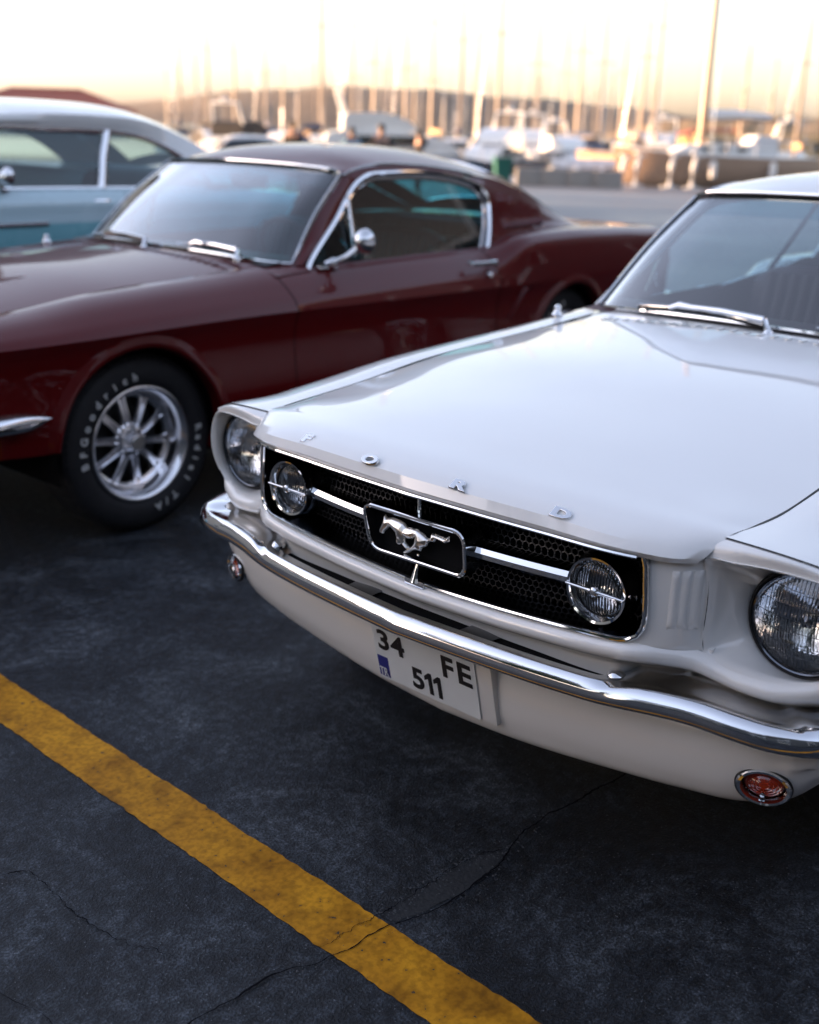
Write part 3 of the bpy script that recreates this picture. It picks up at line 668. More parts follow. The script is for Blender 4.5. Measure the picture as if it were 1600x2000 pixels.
    if not coupe: both('side_window', lambda: MB().grid(np.stack([inn, np.repeat(inn.mean(0)[None], len(inn), 0)*.999+inn*.001]), cv=True, flip=True), side_glass, root, 179)
    else:
        both('side_window', lambda: MB().grid(np.stack([inn, np.repeat(inn.mean(0)[None], len(inn), 0)*.999+inn*.001]), cv=True, flip=True), side_glass, root, 179)
        both('window_division', lambda: MB().tube([(-2.12,.700,.905),(-2.30,.602,1.19)], .012, 8), dark_chrome, root)
    both('vent_latch', lambda: MB().tube([(-1.19,.668,.93),(-1.16,.66,.955),(-1.15,.655,.975)], [.006,.008,.004], 8), chrome, root)

def interior(root, inner, seat_mat):
    it = thing_part('interior', root)
    m = MB(); m.box((-1.75,0,.30), (2.1,1.40,.06)); part('floor_pan', m, underbody, it)
    G = loft([[(-.72,y,.893),(-.86,y,.905),(-.98,y,.90),(-1.03,y,.875),(-1.03,y,.80),(-.98,y,.70),(-.95,y,.55)] for y in np.linspace(-.66,.66, 5)], 20, 24); part('dashboard', MB().grid(G), inner, it)
    m = MB(); a = np.linspace(0, 2*np.pi, 48, endpoint=False); c = A(-1.16,.37,.865); u = A(.42,0,.91); v = A(0,1,0)
    m.tube(c+.19*(np.cos(a)[:, None]*u+np.sin(a)[:, None]*v), .011, 8, closed=True, up=(.9,0,-.4))
    for t in (math.pi/2, -math.pi/2, math.pi): m.tube([c+A(.05,0,-.02), c+.19*(math.cos(t)*u+math.sin(t)*v)], .009, 6)
    m.tube([c+A(.03,0,-.01), c+A(.28,0,-.14)], .03, 10); part('steering_wheel', m, inner, it)
    def seat(y0, x0, w):
        s = thing_part('seat', it)
        rows = []
        for y in np.linspace(-w/2, w/2, 9):
            e = (abs(y)/(w/2))**4*.05; rows.append([(x0+.50-e, y0+y, .42), (x0+.52-e, y0+y, .50-e), (x0+.25, y0+y, .53-e), (x0+.06, y0+y, .52-e), (x0-.02, y0+y, .64), (x0-.09-e*.3, y0+y, .80), (x0-.14+e*.3, y0+y, .955-e), (x0-.19, y0+y, .975-e), (x0-.23, y0+y, .94-e), (x0-.20, y0+y, .60), (x0-.16, y0+y, .40)])
        part('cushion', MB().grid(loft(rows, 24, 50)), seat_mat, s)
        m = MB()
        for k in range(-4, 5):
            y = y0+k*w/11; m.tube(curve([(x0+.48, y, .525),(x0+.06, y, .535),(x0-.005, y, .64),(x0-.075, y, .80),(x0-.125, y, .94)], 20), .012, 6, sx=1.6)
        part('seat_rib', m, seat_mat, s)
    seat(.36, -1.72, .52); seat(-.36, -1.72, .52); seat(0, -2.42, 1.20)
    def dp(): return MB().grid(loft([[(x, .695, .885), (x, .70, .80), (x, .72, .60), (x, .72, .35)] for x in (-.75,-1.4,-2.1,-2.6)], 12, 12))
    both('door_trim', dp, inner, it)
    m = MB(); G = []
    m.box((-1.235,.0,1.175), (.02,.24,.062), Matrix.Rotation(.25, 3, 'Y'), .009); m.tube([(-1.235,0,1.18),(-1.21,0,1.24)], .007, 8); part('rear_view_mirror', m, chrome, it)
    m = MB(); m.box((-2.75,0,.86), (.62,1.2,.03)); m.box((-2.66,0,.62), (.04,1.25,.5)); part('parcel_shelf', m, inner, it)

def wheel(parent, name, xc, s, spokes=True, letters=True):
    w = bpy.data.objects.new(name, None); COL.objects.link(w); w.parent = parent
    Rt = .325; yo = .775
    def fix(m):
        if s < 0: m.mirror()
        return m
    c = (xc, 0, Rt)
    prof = [(.208,.60),(.225,.585),(.27,.578),(.305,.59),(.320,.61),(.325,.635),(.325,.74),(.320,.762),(.306,.778),(.285,.786),(.262,.788),(.240,.786),(.222,.778),(.211,.768),(.206,.76)]
    part('tyre', fix(MB().lathe(prof, 96, 'y', c)), rubber, w, 40)
    m = MB()                                                     # tread shoulder blocks
    for k in range(72):
        t = 2*math.pi*k/72; dt = .030; V = []
        for r_, y in ((.3275,.70),(.3275,.742),(.3225,.764),(.309,.780)):
            for q in (-dt, dt): V.append((xc+r_*math.cos(t+q), y, Rt+r_*math.sin(t+q)))
        for r_, y in ((.318,.70),(.318,.742),(.314,.76),(.302,.775)):
            for q in (-dt, dt): V.append((xc+r_*math.cos(t+q), y, Rt+r_*math.sin(t+q)))
        F = [(0,1,3,2),(2,3,5,4),(4,5,7,6)]+[(i, i+8, i+10, i+2) for i in (0,2,4)]+[(i+2, i+10, i+8, i) for i in (1,3,5)]
        m.add(V, F)
    o = part('tread_blocks', fix(m), rubber, w, 20)
    rim = [(.207,.766),(.2115,.774),(.2115,.779),(.207,.7815),(.200,.779),(.1955,.770),(.188,.762),(.183,.745),(.181,.72),(.179,.70),(.172,.690),(.166,.688)]
    part('rim', fix(MB().lathe(rim+[(.166,.60)], 72, 'y', c)), alloy, w, 50)
    part('brake_drum', fix(MB().lathe([(.150,.60),(.150,.655),(.13,.66),(.001,.66)], 40, 'y', c)), underbody, w)
    m = MB()
    m.lathe([(.180,.70),(.168,.704),(.160,.700),(.158,.685)], 72, 'y', c)
    for k in range(10):
        t = 2*math.pi*(k+.22)/10; er = A(math.cos(t), 0, math.sin(t)); et = A(-math.sin(t), 0, math.cos(t)); G = []
        for r_, wd, y in ((.052,.015,.712),(.075,.016,.712),(.11,.0155,.708),(.145,.016,.703),(.163,.021,.700),(.172,.028,.698)):
            o_ = A(xc, y, Rt)+er*r_
            G.append([o_+et*wd+A(0,-.03,0), o_+et*wd*.98, o_+et*wd*.8+A(0,.007,0), o_+et*wd*.5+A(0,.007,0), o_+et*wd*.25+A(0,-.006,0), o_-et*wd*.25+A(0,-.006,0), o_-et*wd*.5+A(0,.007,0), o_-et*wd*.8+A(0,.007,0), o_-et*wd*.98, o_-et*wd+A(0,-.03,0)])
        m.grid(np.array(G))
    part('spokes', fix(m), alloy, w, 40)
    m = MB().lathe([(.066,.68),(.066,.708),(.060,.713),(.040,.715),(.036,.72),(.034,.752),(.031,.757),(.026,.758),(.0005,.756)], 40, 'y', c); part('hub', fix(m), alloy, w, 40)
    part('hub_cap', fix(MB().lathe([(.026,.7585),(.024,.7605),(.0005,.7605)], 32, 'y', c)), pewter, w)
    for k in range(5):
        t = 2*math.pi*k/5+.5; m = MB().lathe([(.0085,.70),(.0085,.722),(.006,.727),(.0005,.728)], 12, 'y', (xc+.052*math.cos(t), 0, Rt+.052*math.sin(t))); part('lug_nut', fix(m), chrome, w)
    if letters:
        m = MB(); arc2(m, xc, Rt)
        o = part('tyre_lettering', fix(m), tyre_white, w, 60); o['kind'] = 'stuff'
    return w
def arc2(m, xc, Rt):
    # outside left side seen from +Y: screen right is -X, screen up is +Z; screen angle a measured from screen right, counter-clockwise
    def put(txt, a0, step):
        for k, ch in enumerate(txt):
            if ch == ' ': continue
            V, F = text_mesh(ch, .038, .0008, 0, .0012, 1.05)
            a = R(a0-step*k); er = A(-math.cos(a), 0, math.sin(a)); tx = A(-math.sin(a), 0, -math.cos(a))   # reading clockwise
            m.add(frame(V, A(xc, .7888, Rt)+er*.249, tx, er, A(0,1,0)), F)
    put('BFGoodrich', 188, 10.3); put('Radial T/A', 5, 9.2)

def hood_letters(root, paint):
    spots = {'F': (.795,-.322), 'O': (.822,-.113), 'R': (.820,.113), 'D': (.800,.329)}
    for ch, (x, y) in spots.items():
        V, F = text_mesh(ch, .030, .0022, .0012, .0008, 1.75)
        z = .804-.0*abs(y); n = Vector((.50, .06*np.sign(y), .86)).normalized(); ex = Vector((0,1,0)); ex = (ex-n*ex.dot(n)).normalized(); ey = n.cross(ex)
        zz = {.322:.7985,.329:.7975,.113:.803}[abs(y)]
        part('hood_letter', MB().add(frame(V, (x+.004, y, zz+.004), ex, ey, n), F), chrome, root, 40)

def wipers(root):
    for y0 in (.018, .57):
        w = thing_part('wiper', root); x0 = -.618-.06*(y0 > .3)*.5
        b = A(x0, y0, .912); e = A(x0-.028, y0-.03, .947); t = A(x0-.052, y0-.31, .952)
        m = MB(); m.lathe([(.016,-.006),(.016,.006),(.010,.014),(.0005,.016)], 20, 'z', tuple(b)); m.tube([b+A(0,0,.008), b*.4+e*.6, e], [.009,.0085,.009], 8); m.tube([e, e*.5+t*.5+A(0,0,.004), t], [.0105,.009,.006], 8, sx=1.1); m.tube([e*.25+t*.75, t, t+A(.008,-.03,-.01)], [.007,.011,.006], 8); part('arm', m, chrome, w)
        m = MB(); P = [A(x0-.075+.04*(q-.4)**2*0, y0-.46+.42*q, .926+.012*math.sin(q*3.0)-.006*q) for q in np.linspace(0, 1, 10)]
        P = [p+A(-.018*math.sin(q*2.2)+.03*q, 0, 0) for p, q in zip(P, np.linspace(0, 1, 10))]
        m.tube(P, .0055, 6, up=(.5,0,.9)); part('blade', m, black_trim, w)
        part('blade_holder', MB().tube([p+A(.004,0,.007) for p in P], .0038, 6), chrome, w)

def pony_car(label, cat, loc, rz, paint, coupe, inner, seat_mat, side_glass, group, plate_on=True, louvres=True, mirror=True):
    root = thing('classic_coupe' if coupe else 'classic_fastback', label, cat, loc, rz, group);
    both('front_fender', fender, paint, root, 24); both('door', door, paint, root, 24); both('rear_quarter', quarter, paint, root, 24)
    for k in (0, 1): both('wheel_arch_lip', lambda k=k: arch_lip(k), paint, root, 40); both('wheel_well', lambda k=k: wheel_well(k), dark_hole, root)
    part('hood', hood(), paint, root, 30)
    # dark structure seen only through the panel gaps
    def gaps():
        m = MB(); P = [A(x, .600, t_zseam(x)-.010) for x in np.linspace(-.56,.64, 30)]+[A(.69,.574,.785), A(.704,.566,.768)]
        m.grid(np.stack([np.array(P)+A(0,-.014,-.004), np.array(P)+A(0,.012,-.004)]))
        return m
    both('gap_seal', gaps, dark_hole, root)
    def dgap(x): S_ = sec(x+.004)+A(.010,-.006,-.002); S2 = sec(x-.004)+A(-.010,-.006,-.002); return MB().grid(np.stack([S_, S2]))
    for x in (-.698, -2.041): both('gap_seal', lambda x=x: dgap(x), dark_hole, root)
    both('brow_seam', lambda: MB().tube(curve([(p[0]+.0005, p[1], p[2]-.0032) for p in RIM_SIDE[:-1]], 24), .0011, 6), mat('seam_shadow_grey', (.22,.22,.22), .7, var=.2), root)  # grey line paints the shading of the groove along the brow seam
    m = MB(); m.box((-.05,0,.52), (1.16,.90,.42)); m.box((-1.7,0,.22), (3.6,1.3,.04)); m.box((-3.2,0,.55), (.9,.90,.5)); part('underbody', m, underbody, root)
    # cowl
    e = loft([[(x-.004, y, z-.003) for x, y, z in ([(a, -b, c) for a, b, c in HOOD[-1][:0:-1]]+HOOD[-1])], [((a[0]+b[0])/2, (a[1]+b[1])/2, (a[2]+b[2])/2+.002) for a, b in zip([(p[0], -p[1], p[2]) for p in HOOD[-1][::-1]], [WS_BASE[0], WS_BASE[1], WS_BASE[2], WS_BASE[3], WS_BASE[4], WS_BASE[4]])] if False else [((x-.72)/2-.0, y*1.06, z-.002) for x, y, z in ([(a, -b, c) for a, b, c in HOOD[-1][:0:-1]]+HOOD[-1])], [(x+.012, y, z-.004) for x, y, z in WS_BASE]], 12, 41)
    part('cowl', MB().grid(e), paint, root)
    for k in range(26):
        y = -.50+k*.04; m = MB(); m.box((-.565-.03*(y/.5)**2, y, t_zseam(-.53)+.0425-.042*(abs(y)/.6)**2.3), (.030,.012,.003), bev=.001); part('cowl_vent', m, paint, root)
    def corner():
        return MB().grid(loft([[(-.692,.60,.884),(-.692,.68,.882),(-.692,.75,.862)],[(-.78,.66,.886),(-.78,.70,.884),(-.78,.745,.866)],[(-.90,.70,.886),(-.90,.715,.883),(-.90,.74,.87)]], 10, 10))
    both('cowl_corner', corner, paint, root)
    # front end
    part('stone_guard', stone_guard(), paint, root, 50); both('gill_panel', gill_panel, paint, root, 50); [both('gill', lambda k=k: gill(k), paint, root, 60) for k in range(3)]; both('headlight_bucket', bucket, paint, root, 50)
    def gseam(): return MB().tube(curve([(.7078,.5585,.763),(.7038,.5648,.735),(.7022,.568,.70),(.7013,.5685,.66),(.7003,.5672,.615),(.6990,.5705,.590)], 24), .0017, 6)
    both('bucket_seam', gseam, dark_hole, root)
    both('corner_filler', lambda: MB().box((.684,.573,.582), (.022,.026,.024), bev=.006), paint, root)
    headlight(root); fog_lamp(root); grille(root); turn_signal(root)
    lp = [(lip_y(y)[0]+.004, y, lip_y(y)[1]+.001) for y in np.linspace(-.478,.478, 61)]
    part('hood_lip_moulding', MB().tube(lp, [.0055+.002*math.exp(-(y/.03)**2) for y in np.linspace(-.478,.478, 61)], 8, up=(1,0,0), sx=.75), chrome, root)
    hood_letters(root, paint)
    part('front_bumper', bumper(), chrome_old, root, 60)
    ys_ = np.linspace(-.425,.425, 41); part('bumper_gap_shade', MB().grid(np.array([[(T1([(0,.8765),(.10,.868),(.22,.855),(.36,.837),(.46,.820)])(abs(y))-.050, y, .503), (xg(abs(y))-.060, y, .512)] for y in ys_])), dark_hole, root)  # black sheet stands in for the shade behind the bumper
    both('bumper_bracket', lambda: MB().box((.800,.155,.5085), (.055,.075,.008), Matrix.Rotation(-.12, 3, 'Z'), .003), dark_chrome, root)
    for s in (1, -1):
        part('bumper_bolt', MB().lathe([(.0165,.0),(.0165,.004),(.012,.010),(.006,.0125),(.0005,.013)], 24, 'z', (.771, s*.448, .5215)), chrome, root)
    part('valance', valance(), paint, root, 50)
    def slot(a, b, z0, z1):
        rows = []
        for y in np.linspace(a, b, 12):
            e = math.sqrt(max(0, 1-((2*y-a-b)/(b-a))**6)); zm = (z0+z1)/2; x = xv(y)
            rows.append([(x-.004+.0055*e*(1-abs(q)**4), y, zm+q*e*(z1-z0)/2) for q in np.linspace(-1, 1, 7)])
        return MB().grid(np.array(rows))
    both('valance_slot', lambda: slot(.425,.505,.449,.462), dark_hole, root); both('valance_slot', lambda: slot(.675,.752,.455,.470), dark_hole, root)
    if plate_on: plate(root, paint)
    greenhouse(root, COUPE if coupe else FAST, paint, inner, side_glass, coupe)
    interior(root, inner, seat_mat); wipers(root)
    m = MB().lathe([(.020,-.004),(.020,.006),(.014,.014),(.010,.022),(.012,.030),(.008,.036),(.0005,.038)], 20, 'z', (-.593,-.672,t_zseam(-.593)-.004)); part('aerial_base', m, chrome, root)
    # side brightwork
    def handle():
        m = MB(); y0 = lambda x, z: yside(x, z)
        zz = .842; P = [(x, .838+.018, zz+.004*math.sin((x+1.82)*8)) for x in np.linspace(-1.825,-2.005, 12)]
        m.tube(P, [.007]+[.0105]*9+[.012,.012], 8, sx=.7); m.box((-1.83,.838,zz), (.022,.03,.018), bev=.004); m.box((-2.0,.838,zz-.006), (.03,.03,.03), bev=.006); return m
    both('door_handle', handle, chrome, root)
    both('door_lock', lambda: MB().lathe([(.013,.845),(.013,.862),(.009,.866),(.0005,.866)], 20, 'y', (-1.955,0,.785)), chrome, root)
    if mirror:
        mi = thing_part('door_mirror', root)
        m = MB(); m.tube(curve([(-.985,.735,.885),(-1.04,.80,.925),(-1.075,.835,.965)], 14), [.020]*4+[.013]*10, 10); m.box((-.985,.732,.878), (.11,.04,.012), bev=.005); part('stalk', m, chrome, mi)
        m = MB().lathe([(.001,.045),(.022,.040),(.040,.024),(.049,.004),(.051,-.008),(.048,-.014)], 32, 'x', (-1.085,.85,.985)); part('mirror_shell', m, chrome, mi)
        part('mirror_glass', MB().lathe([(.048,-.010),(.0005,-.010)], 32, 'x', (-1.085,.85,.985)), chrome, mi)
    both('rocker_moulding', lambda: MB().grid(np.array([[(x, yside(x, .262)+.004, .268), (x, yside(x, .255)+.010, .255), (x, yside(x, .24)+.008, .238), (x, yside(x, .23), .230)] for x in np.linspace(-.34,-2.33, 20)])), chrome, root)
    def scoop():
        P = [(-2.245,.712),(-2.29,.70),(-2.20,.585),(-2.155,.555)]
        G = [[(x, yside(x, z)+d, z) for d in (.002,)] for x, z in P]
        m = MB(); rows = []
        for t in np.linspace(0, 1, 10):
            x = -2.255+.105*t; z = .705-.145*t; w = .034*(1-.5*t)
            rows.append([(x-w, yside(x-w, z)+.002, z), (x-w*.3, yside(x, z)+.016, z), (x+w*.35, yside(x, z)+.020, z), (x+w*.6, yside(x, z)+.006, z), (x+w*.7, yside(x, z)-.006, z)])
        m.grid(np.array(rows)); return m
    both('side_scoop', scoop, paint, root)
    if louvres:
        SG = loft(FAST['sail'], 160, 90); du = np.gradient(SG, axis=0); dv = np.gradient(SG, axis=1); NG = np.cross(du, dv); NG /= np.linalg.norm(NG, axis=2)[:, :, None]+1e-12; NG *= np.sign(NG[:, :, 1:2])
        def vane(x0, prof):
            top = T1([(-2.30,1.135),(-2.44,1.095),(-2.69,1.027),(-2.78,1.0)])(x0); rows = []
            for v in range(90):
                u0 = int(np.argmin(abs(SG[:, v, 0]-x0))); z = SG[u0, v, 2]
                if z > top or z < .968: continue
                rows.append([SG[u, v]+NG[u, v]*h for u, h in ((int(np.argmin(abs(SG[:, v, 0]-(x0+dx)))), h) for dx, h in prof)])
            return MB().grid(np.array(rows))
        for k in range(5):
            x0 = -2.325-.078*k
            both('louvre', lambda: vane(x0, ((.036,-.004),(.034,.001),(.010,.011),(-.018,.023),(-.023,.024),(-.024,-.003))), paint, root, 20); both('louvre_gap_shade', lambda: vane(x0, ((-.0235,.0015),(-.0405,.0015))), dark_hole, root)  # black strips on the panel stand in for shade between the vanes
    # tail
    P = sec(-3.785); Q = P.copy(); Q[:, 1] *= -1
    m = MB(); m.grid(np.stack([P+A(0,0,0), np.column_stack([np.full(len(P), -3.80), np.zeros(len(P)), P[:, 2]]), Q])); part('tail_panel', m, paint, root)
    rows = [[(x, s_*t_yq(x), t_zq(x)+.006*(1-abs(s_))) for s_ in np.linspace(-1, 1, 9)] for x in (-3.02,-3.2,-3.45,-3.785)]
    part('boot_lid', MB().grid(loft(rows, 12, 25)), paint, root)
    for s in (1, -1):
        tl = thing_part('tail_light', root)
        for k in range(3): m = MB(); m.box((-3.80, s*(.50+.055*k), .70), (.03,.04,.14), bev=.008); part('lens', m, red_lens, tl)
    m = MB(); P = curve([(-3.5,-.88,.50),(-3.76,-.86,.50),(-3.88,-.70,.50),(-3.92,-.3,.50),(-3.92,.3,.50),(-3.88,.70,.50),(-3.76,.86,.50),(-3.5,.88,.50)], 60); m.tube(P, .05, 12, sx=.4); part('rear_bumper', m, chrome, root)
    wheel(root, 'front_wheel', .0, 1); wheel(root, 'front_wheel', .0, -1); wheel(root, 'rear_wheel', -2.743, 1); wheel(root, 'rear_wheel', -2.743, -1)
    return root
# ------------------------------------------------------------------ ground, water, hills
C0 = np.array(CAM_POS); FWD = A(-.7058, -.6299)/math.hypot(.7058, .6299); RGT = A(FWD[1], -FWD[0])
def bearing(px): v = FWD*2323.+RGT*(px-823.); return v/np.linalg.norm(v)      # direction on the ground towards the horizon at a photo column
def gz(x, y):
    d = (np.asarray(x)-C0[0])*FWD[0]+(np.asarray(y)-C0[1])*FWD[1]
    t = np.clip((d-10)/36, 0, 1); return -.5*t*t*(3-2*t)
def spot(px, D, z=None):
    b = bearing(px); x, y = C0[0]+b[0]*D, C0[1]+b[1]*D; return Vector((x, y, float(gz(x, y)) if z is None else z))
HEAD = math.atan2(RGT[1], RGT[0])                 # heading of a boat whose bow points to the right of the view
QUAY = 52.0
def ground_material():
    m = bpy.data.materials.new('worn_concrete_tarmac'); m.use_nodes = True; n = m.node_tree; b = n.nodes['Principled BSDF']; L = n.links
    tc = n.nodes.new('ShaderNodeTexCoord')
    def noise(sc, det=8, rough=.6, dist=0.):
        q = n.nodes.new('ShaderNodeTexNoise'); q.inputs['Scale'].default_value = sc; q.inputs['Detail'].default_value = det; q.inputs['Roughness'].default_value = rough; q.inputs['Distortion'].default_value = dist
        L.new(tc.outputs['Object'], q.inputs['Vector']); return q
    big, mid, fine, grit = noise(.75, 6, .6, .5), noise(3.0, 9, .70, .9), noise(38, 6, .7), noise(190, 3, .6)
    def ramp(src, *st):
        r = n.nodes.new('ShaderNodeValToRGB'); r.color_ramp.elements[0].position = st[0][0]; r.color_ramp.elements[0].color = (*st[0][1], 1); r.color_ramp.elements[1].position = st[-1][0]; r.color_ramp.elements[1].color = (*st[-1][1], 1)
        for p, c in st[1:-1]: e = r.color_ramp.elements.new(p); e.color = (*c, 1)
        L.new(src.outputs['Fac'], r.inputs[0]); return r
    c1 = ramp(mid, (.36,(.0065,.0085,.0120)), (.46,(.0150,.0185,.0240)), (.54,(.0265,.0320,.0395)), (.66,(.056,.065,.076)))
    c2 = ramp(big, (.35,(.62,.62,.63)), (.65,(1.25,1.24,1.22)))
    mu = n.nodes.new('ShaderNodeMix'); mu.data_type = 'RGBA'; mu.blend_type = 'MULTIPLY'; mu.inputs['Factor'].default_value = 1
    L.new(c1.outputs[0], mu.inputs['A']); L.new(c2.outputs[0], mu.inputs['B'])
    c3 = ramp(fine, (.38,(.35,.35,.35)), (.50,(.90,.90,.90)), (.64,(2.1,2.1,2.1)))
    m2 = n.nodes.new('ShaderNodeMix'); m2.data_type = 'RGBA'; m2.blend_type = 'MULTIPLY'; m2.inputs['Factor'].default_value = .8
    L.new(mu.outputs['Result'], m2.inputs['A']); L.new(c3.outputs[0], m2.inputs['B'])
    # pale specks of aggregate
    vo = n.nodes.new('ShaderNodeTexVoronoi'); vo.inputs['Scale'].default_value = 170; L.new(tc.outputs['Object'], vo.inputs['Vector'])
    sp = n.nodes.new('ShaderNodeMath'); sp.operation = 'LESS_THAN'; sp.inputs[1].default_value = .22; L.new(vo.outputs['Distance'], sp.inputs[0])
    gt = n.nodes.new('ShaderNodeMath'); gt.operation = 'GREATER_THAN'; gt.inputs[1].default_value = .60; L.new(grit.outputs['Fac'], gt.inputs[0])
    spm = n.nodes.new('ShaderNodeMath'); spm.operation = 'MULTIPLY'; L.new(sp.outputs[0], spm.inputs[0]); L.new(gt.outputs[0], spm.inputs[1])
    m3 = n.nodes.new('ShaderNodeMix'); m3.data_type = 'RGBA'; L.new(spm.outputs[0], m3.inputs['Factor']); L.new(m2.outputs['Result'], m3.inputs['A']); m3.inputs['B'].default_value = (.10,.105,.115,1)
    c4 = ramp(grit, (.40,(.45,.45,.45)), (.50,(.95,.95,.95)), (.62,(1.9,1.9,1.9)))
    m5 = n.nodes.new('ShaderNodeMix'); m5.data_type = 'RGBA'; m5.blend_type = 'MULTIPLY'; m5.inputs['Factor'].default_value = .9; L.new(m3.outputs['Result'], m5.inputs['A']); L.new(c4.outputs[0], m5.inputs['B'])
    L.new(m5.outputs['Result'], b.inputs['Base Color'])
    rr = n.nodes.new('ShaderNodeMapRange'); rr.inputs[1].default_value = .3; rr.inputs[2].default_value = .7; rr.inputs[3].default_value = .42; rr.inputs[4].default_value = .66
    L.new(mid.outputs['Fac'], rr.inputs[0]); L.new(rr.outputs[0], b.inputs['Roughness'])
    b.inputs['Specular IOR Level'].default_value = .32
    ad = n.nodes.new('ShaderNodeMath'); ad.operation = 'ADD'; L.new(fine.outputs['Fac'], ad.inputs[0]); L.new(grit.outputs['Fac'], ad.inputs[1])
    bp = n.nodes.new('ShaderNodeBump'); bp.inputs['Strength'].default_value = .5; bp.inputs['Distance'].default_value = .007
    L.new(ad.outputs[0], bp.inputs['Height']); L.new(bp.outputs[0], b.inputs['Normal']); return m
GROUND = ground_material()
def flat(name, V, F, m, kind='structure', angle=180):
    mb = MB(); mb.add(V, F); o = link(name, mb.mesh(name, angle), m); o['kind'] = kind; return o
dd = np.concatenate([[-300,-60], np.linspace(-8, 10, 6), np.linspace(12, 46, 18), [QUAY]]); ll = np.concatenate([[-400,-150,-60], np.linspace(-30, 30, 13), [60,150,400]])
G = np.array([[(C0[0]+FWD[0]*d+RGT[0]*l, C0[1]+FWD[1]*d+RGT[1]*l, 0) for l in ll] for d in dd]); G[:, :, 2] = gz(G[:, :, 0], G[:, :, 1])
o = link('ground', MB().grid(G, flip=True).mesh('ground', 180), GROUND); o['kind'] = 'structure'
# lighter concrete apron between the car park and the quay
ap = np.linspace(9.5, QUAY-.05, 24); Ga = np.array([[(C0[0]+FWD[0]*d+RGT[0]*l, C0[1]+FWD[1]*d+RGT[1]*l, 0) for l in ll[1:-1]] for d in ap]); Ga[:, :, 2] = gz(Ga[:, :, 0], Ga[:, :, 1])+.006
apron = mat('pale_concrete_apron', (.15,.155,.165), .5, var=.35, vscale=.35, bump=.2, bscale=12, rvar=.1)
o = link('harbour_road', MB().grid(Ga, flip=True).mesh('harbour_road', 180), apron); o['kind'] = 'structure'
# quay face and harbour water
e0, e1 = G[-1, 0], G[-1, -1]
concrete = mat('quay_concrete', (.26,.25,.235), .85, var=.3, vscale=1.2, bump=.15, bscale=9)
flat('quay_wall', [e0, e1, e1+A(0,0,-2.5), e0+A(0,0,-2.5)], [(0,1,2,3)], concrete)
water = mat('harbour_water', (.012,.022,.028), .08, bump=.25, bscale=1.4, var=.2)
w0 = [C0[:2]+FWD*d+RGT*l for d, l in ((QUAY-1,-5000),(QUAY-1,5000),(9000,5000),(9000,-5000))]
flat('water', [(p[0], p[1], -1.6) for p in w0], [(0,1,2,3)], water)
# hill across the bay
hill_m = mat('dry_hillside', (.14,.10,.065), .95, var=.55, vscale=.02)
def ridge(name, D, prof, depth, zb, m, seed):
    r = np.random.default_rng(seed); pxs = np.linspace(prof[0][0], prof[-1][0], 120); rows = []
    for px in pxs:
        h = float(interp(prof, px)[0, 0]); b = bearing(px); row = []
        wob = 1+.03*math.sin(px*.031)+.02*math.sin(px*.083+1)
        for t, f in ((0,0),(.18,.30),(.4,.62),(.65,.88),(.85,.98),(1,1),(1.5,.75)):
            d = D+depth*t; hh = zb+(h*wob)*f*(1+.05*r.standard_normal()*(0 < f < .95)); row.append((C0[0]+b[0]*d, C0[1]+b[1]*d, hh))
        rows.append(row)
    o = link(name, MB().grid(np.array(rows)).mesh(name, 180), m); o['kind'] = 'structure'
ridge('hill', 1300, [(-900,8),(-200,12),(150,16),(300,28),(420,41),(560,51),(700,56),(850,54),(980,49),(1120,44),(1250,36),(1330,30),(1420,26),(1600,24),(2100,16),(2600,8)], 500, -2, hill_m, 3)
ridge('far_shore', 700, [(1180,2),(1300,12),(1420,16),(1600,17),(2000,15),(2500,6)], 160, -2, mat('ochre_shore', (.20,.13,.06), .95, var=.5, vscale=.05), 5)

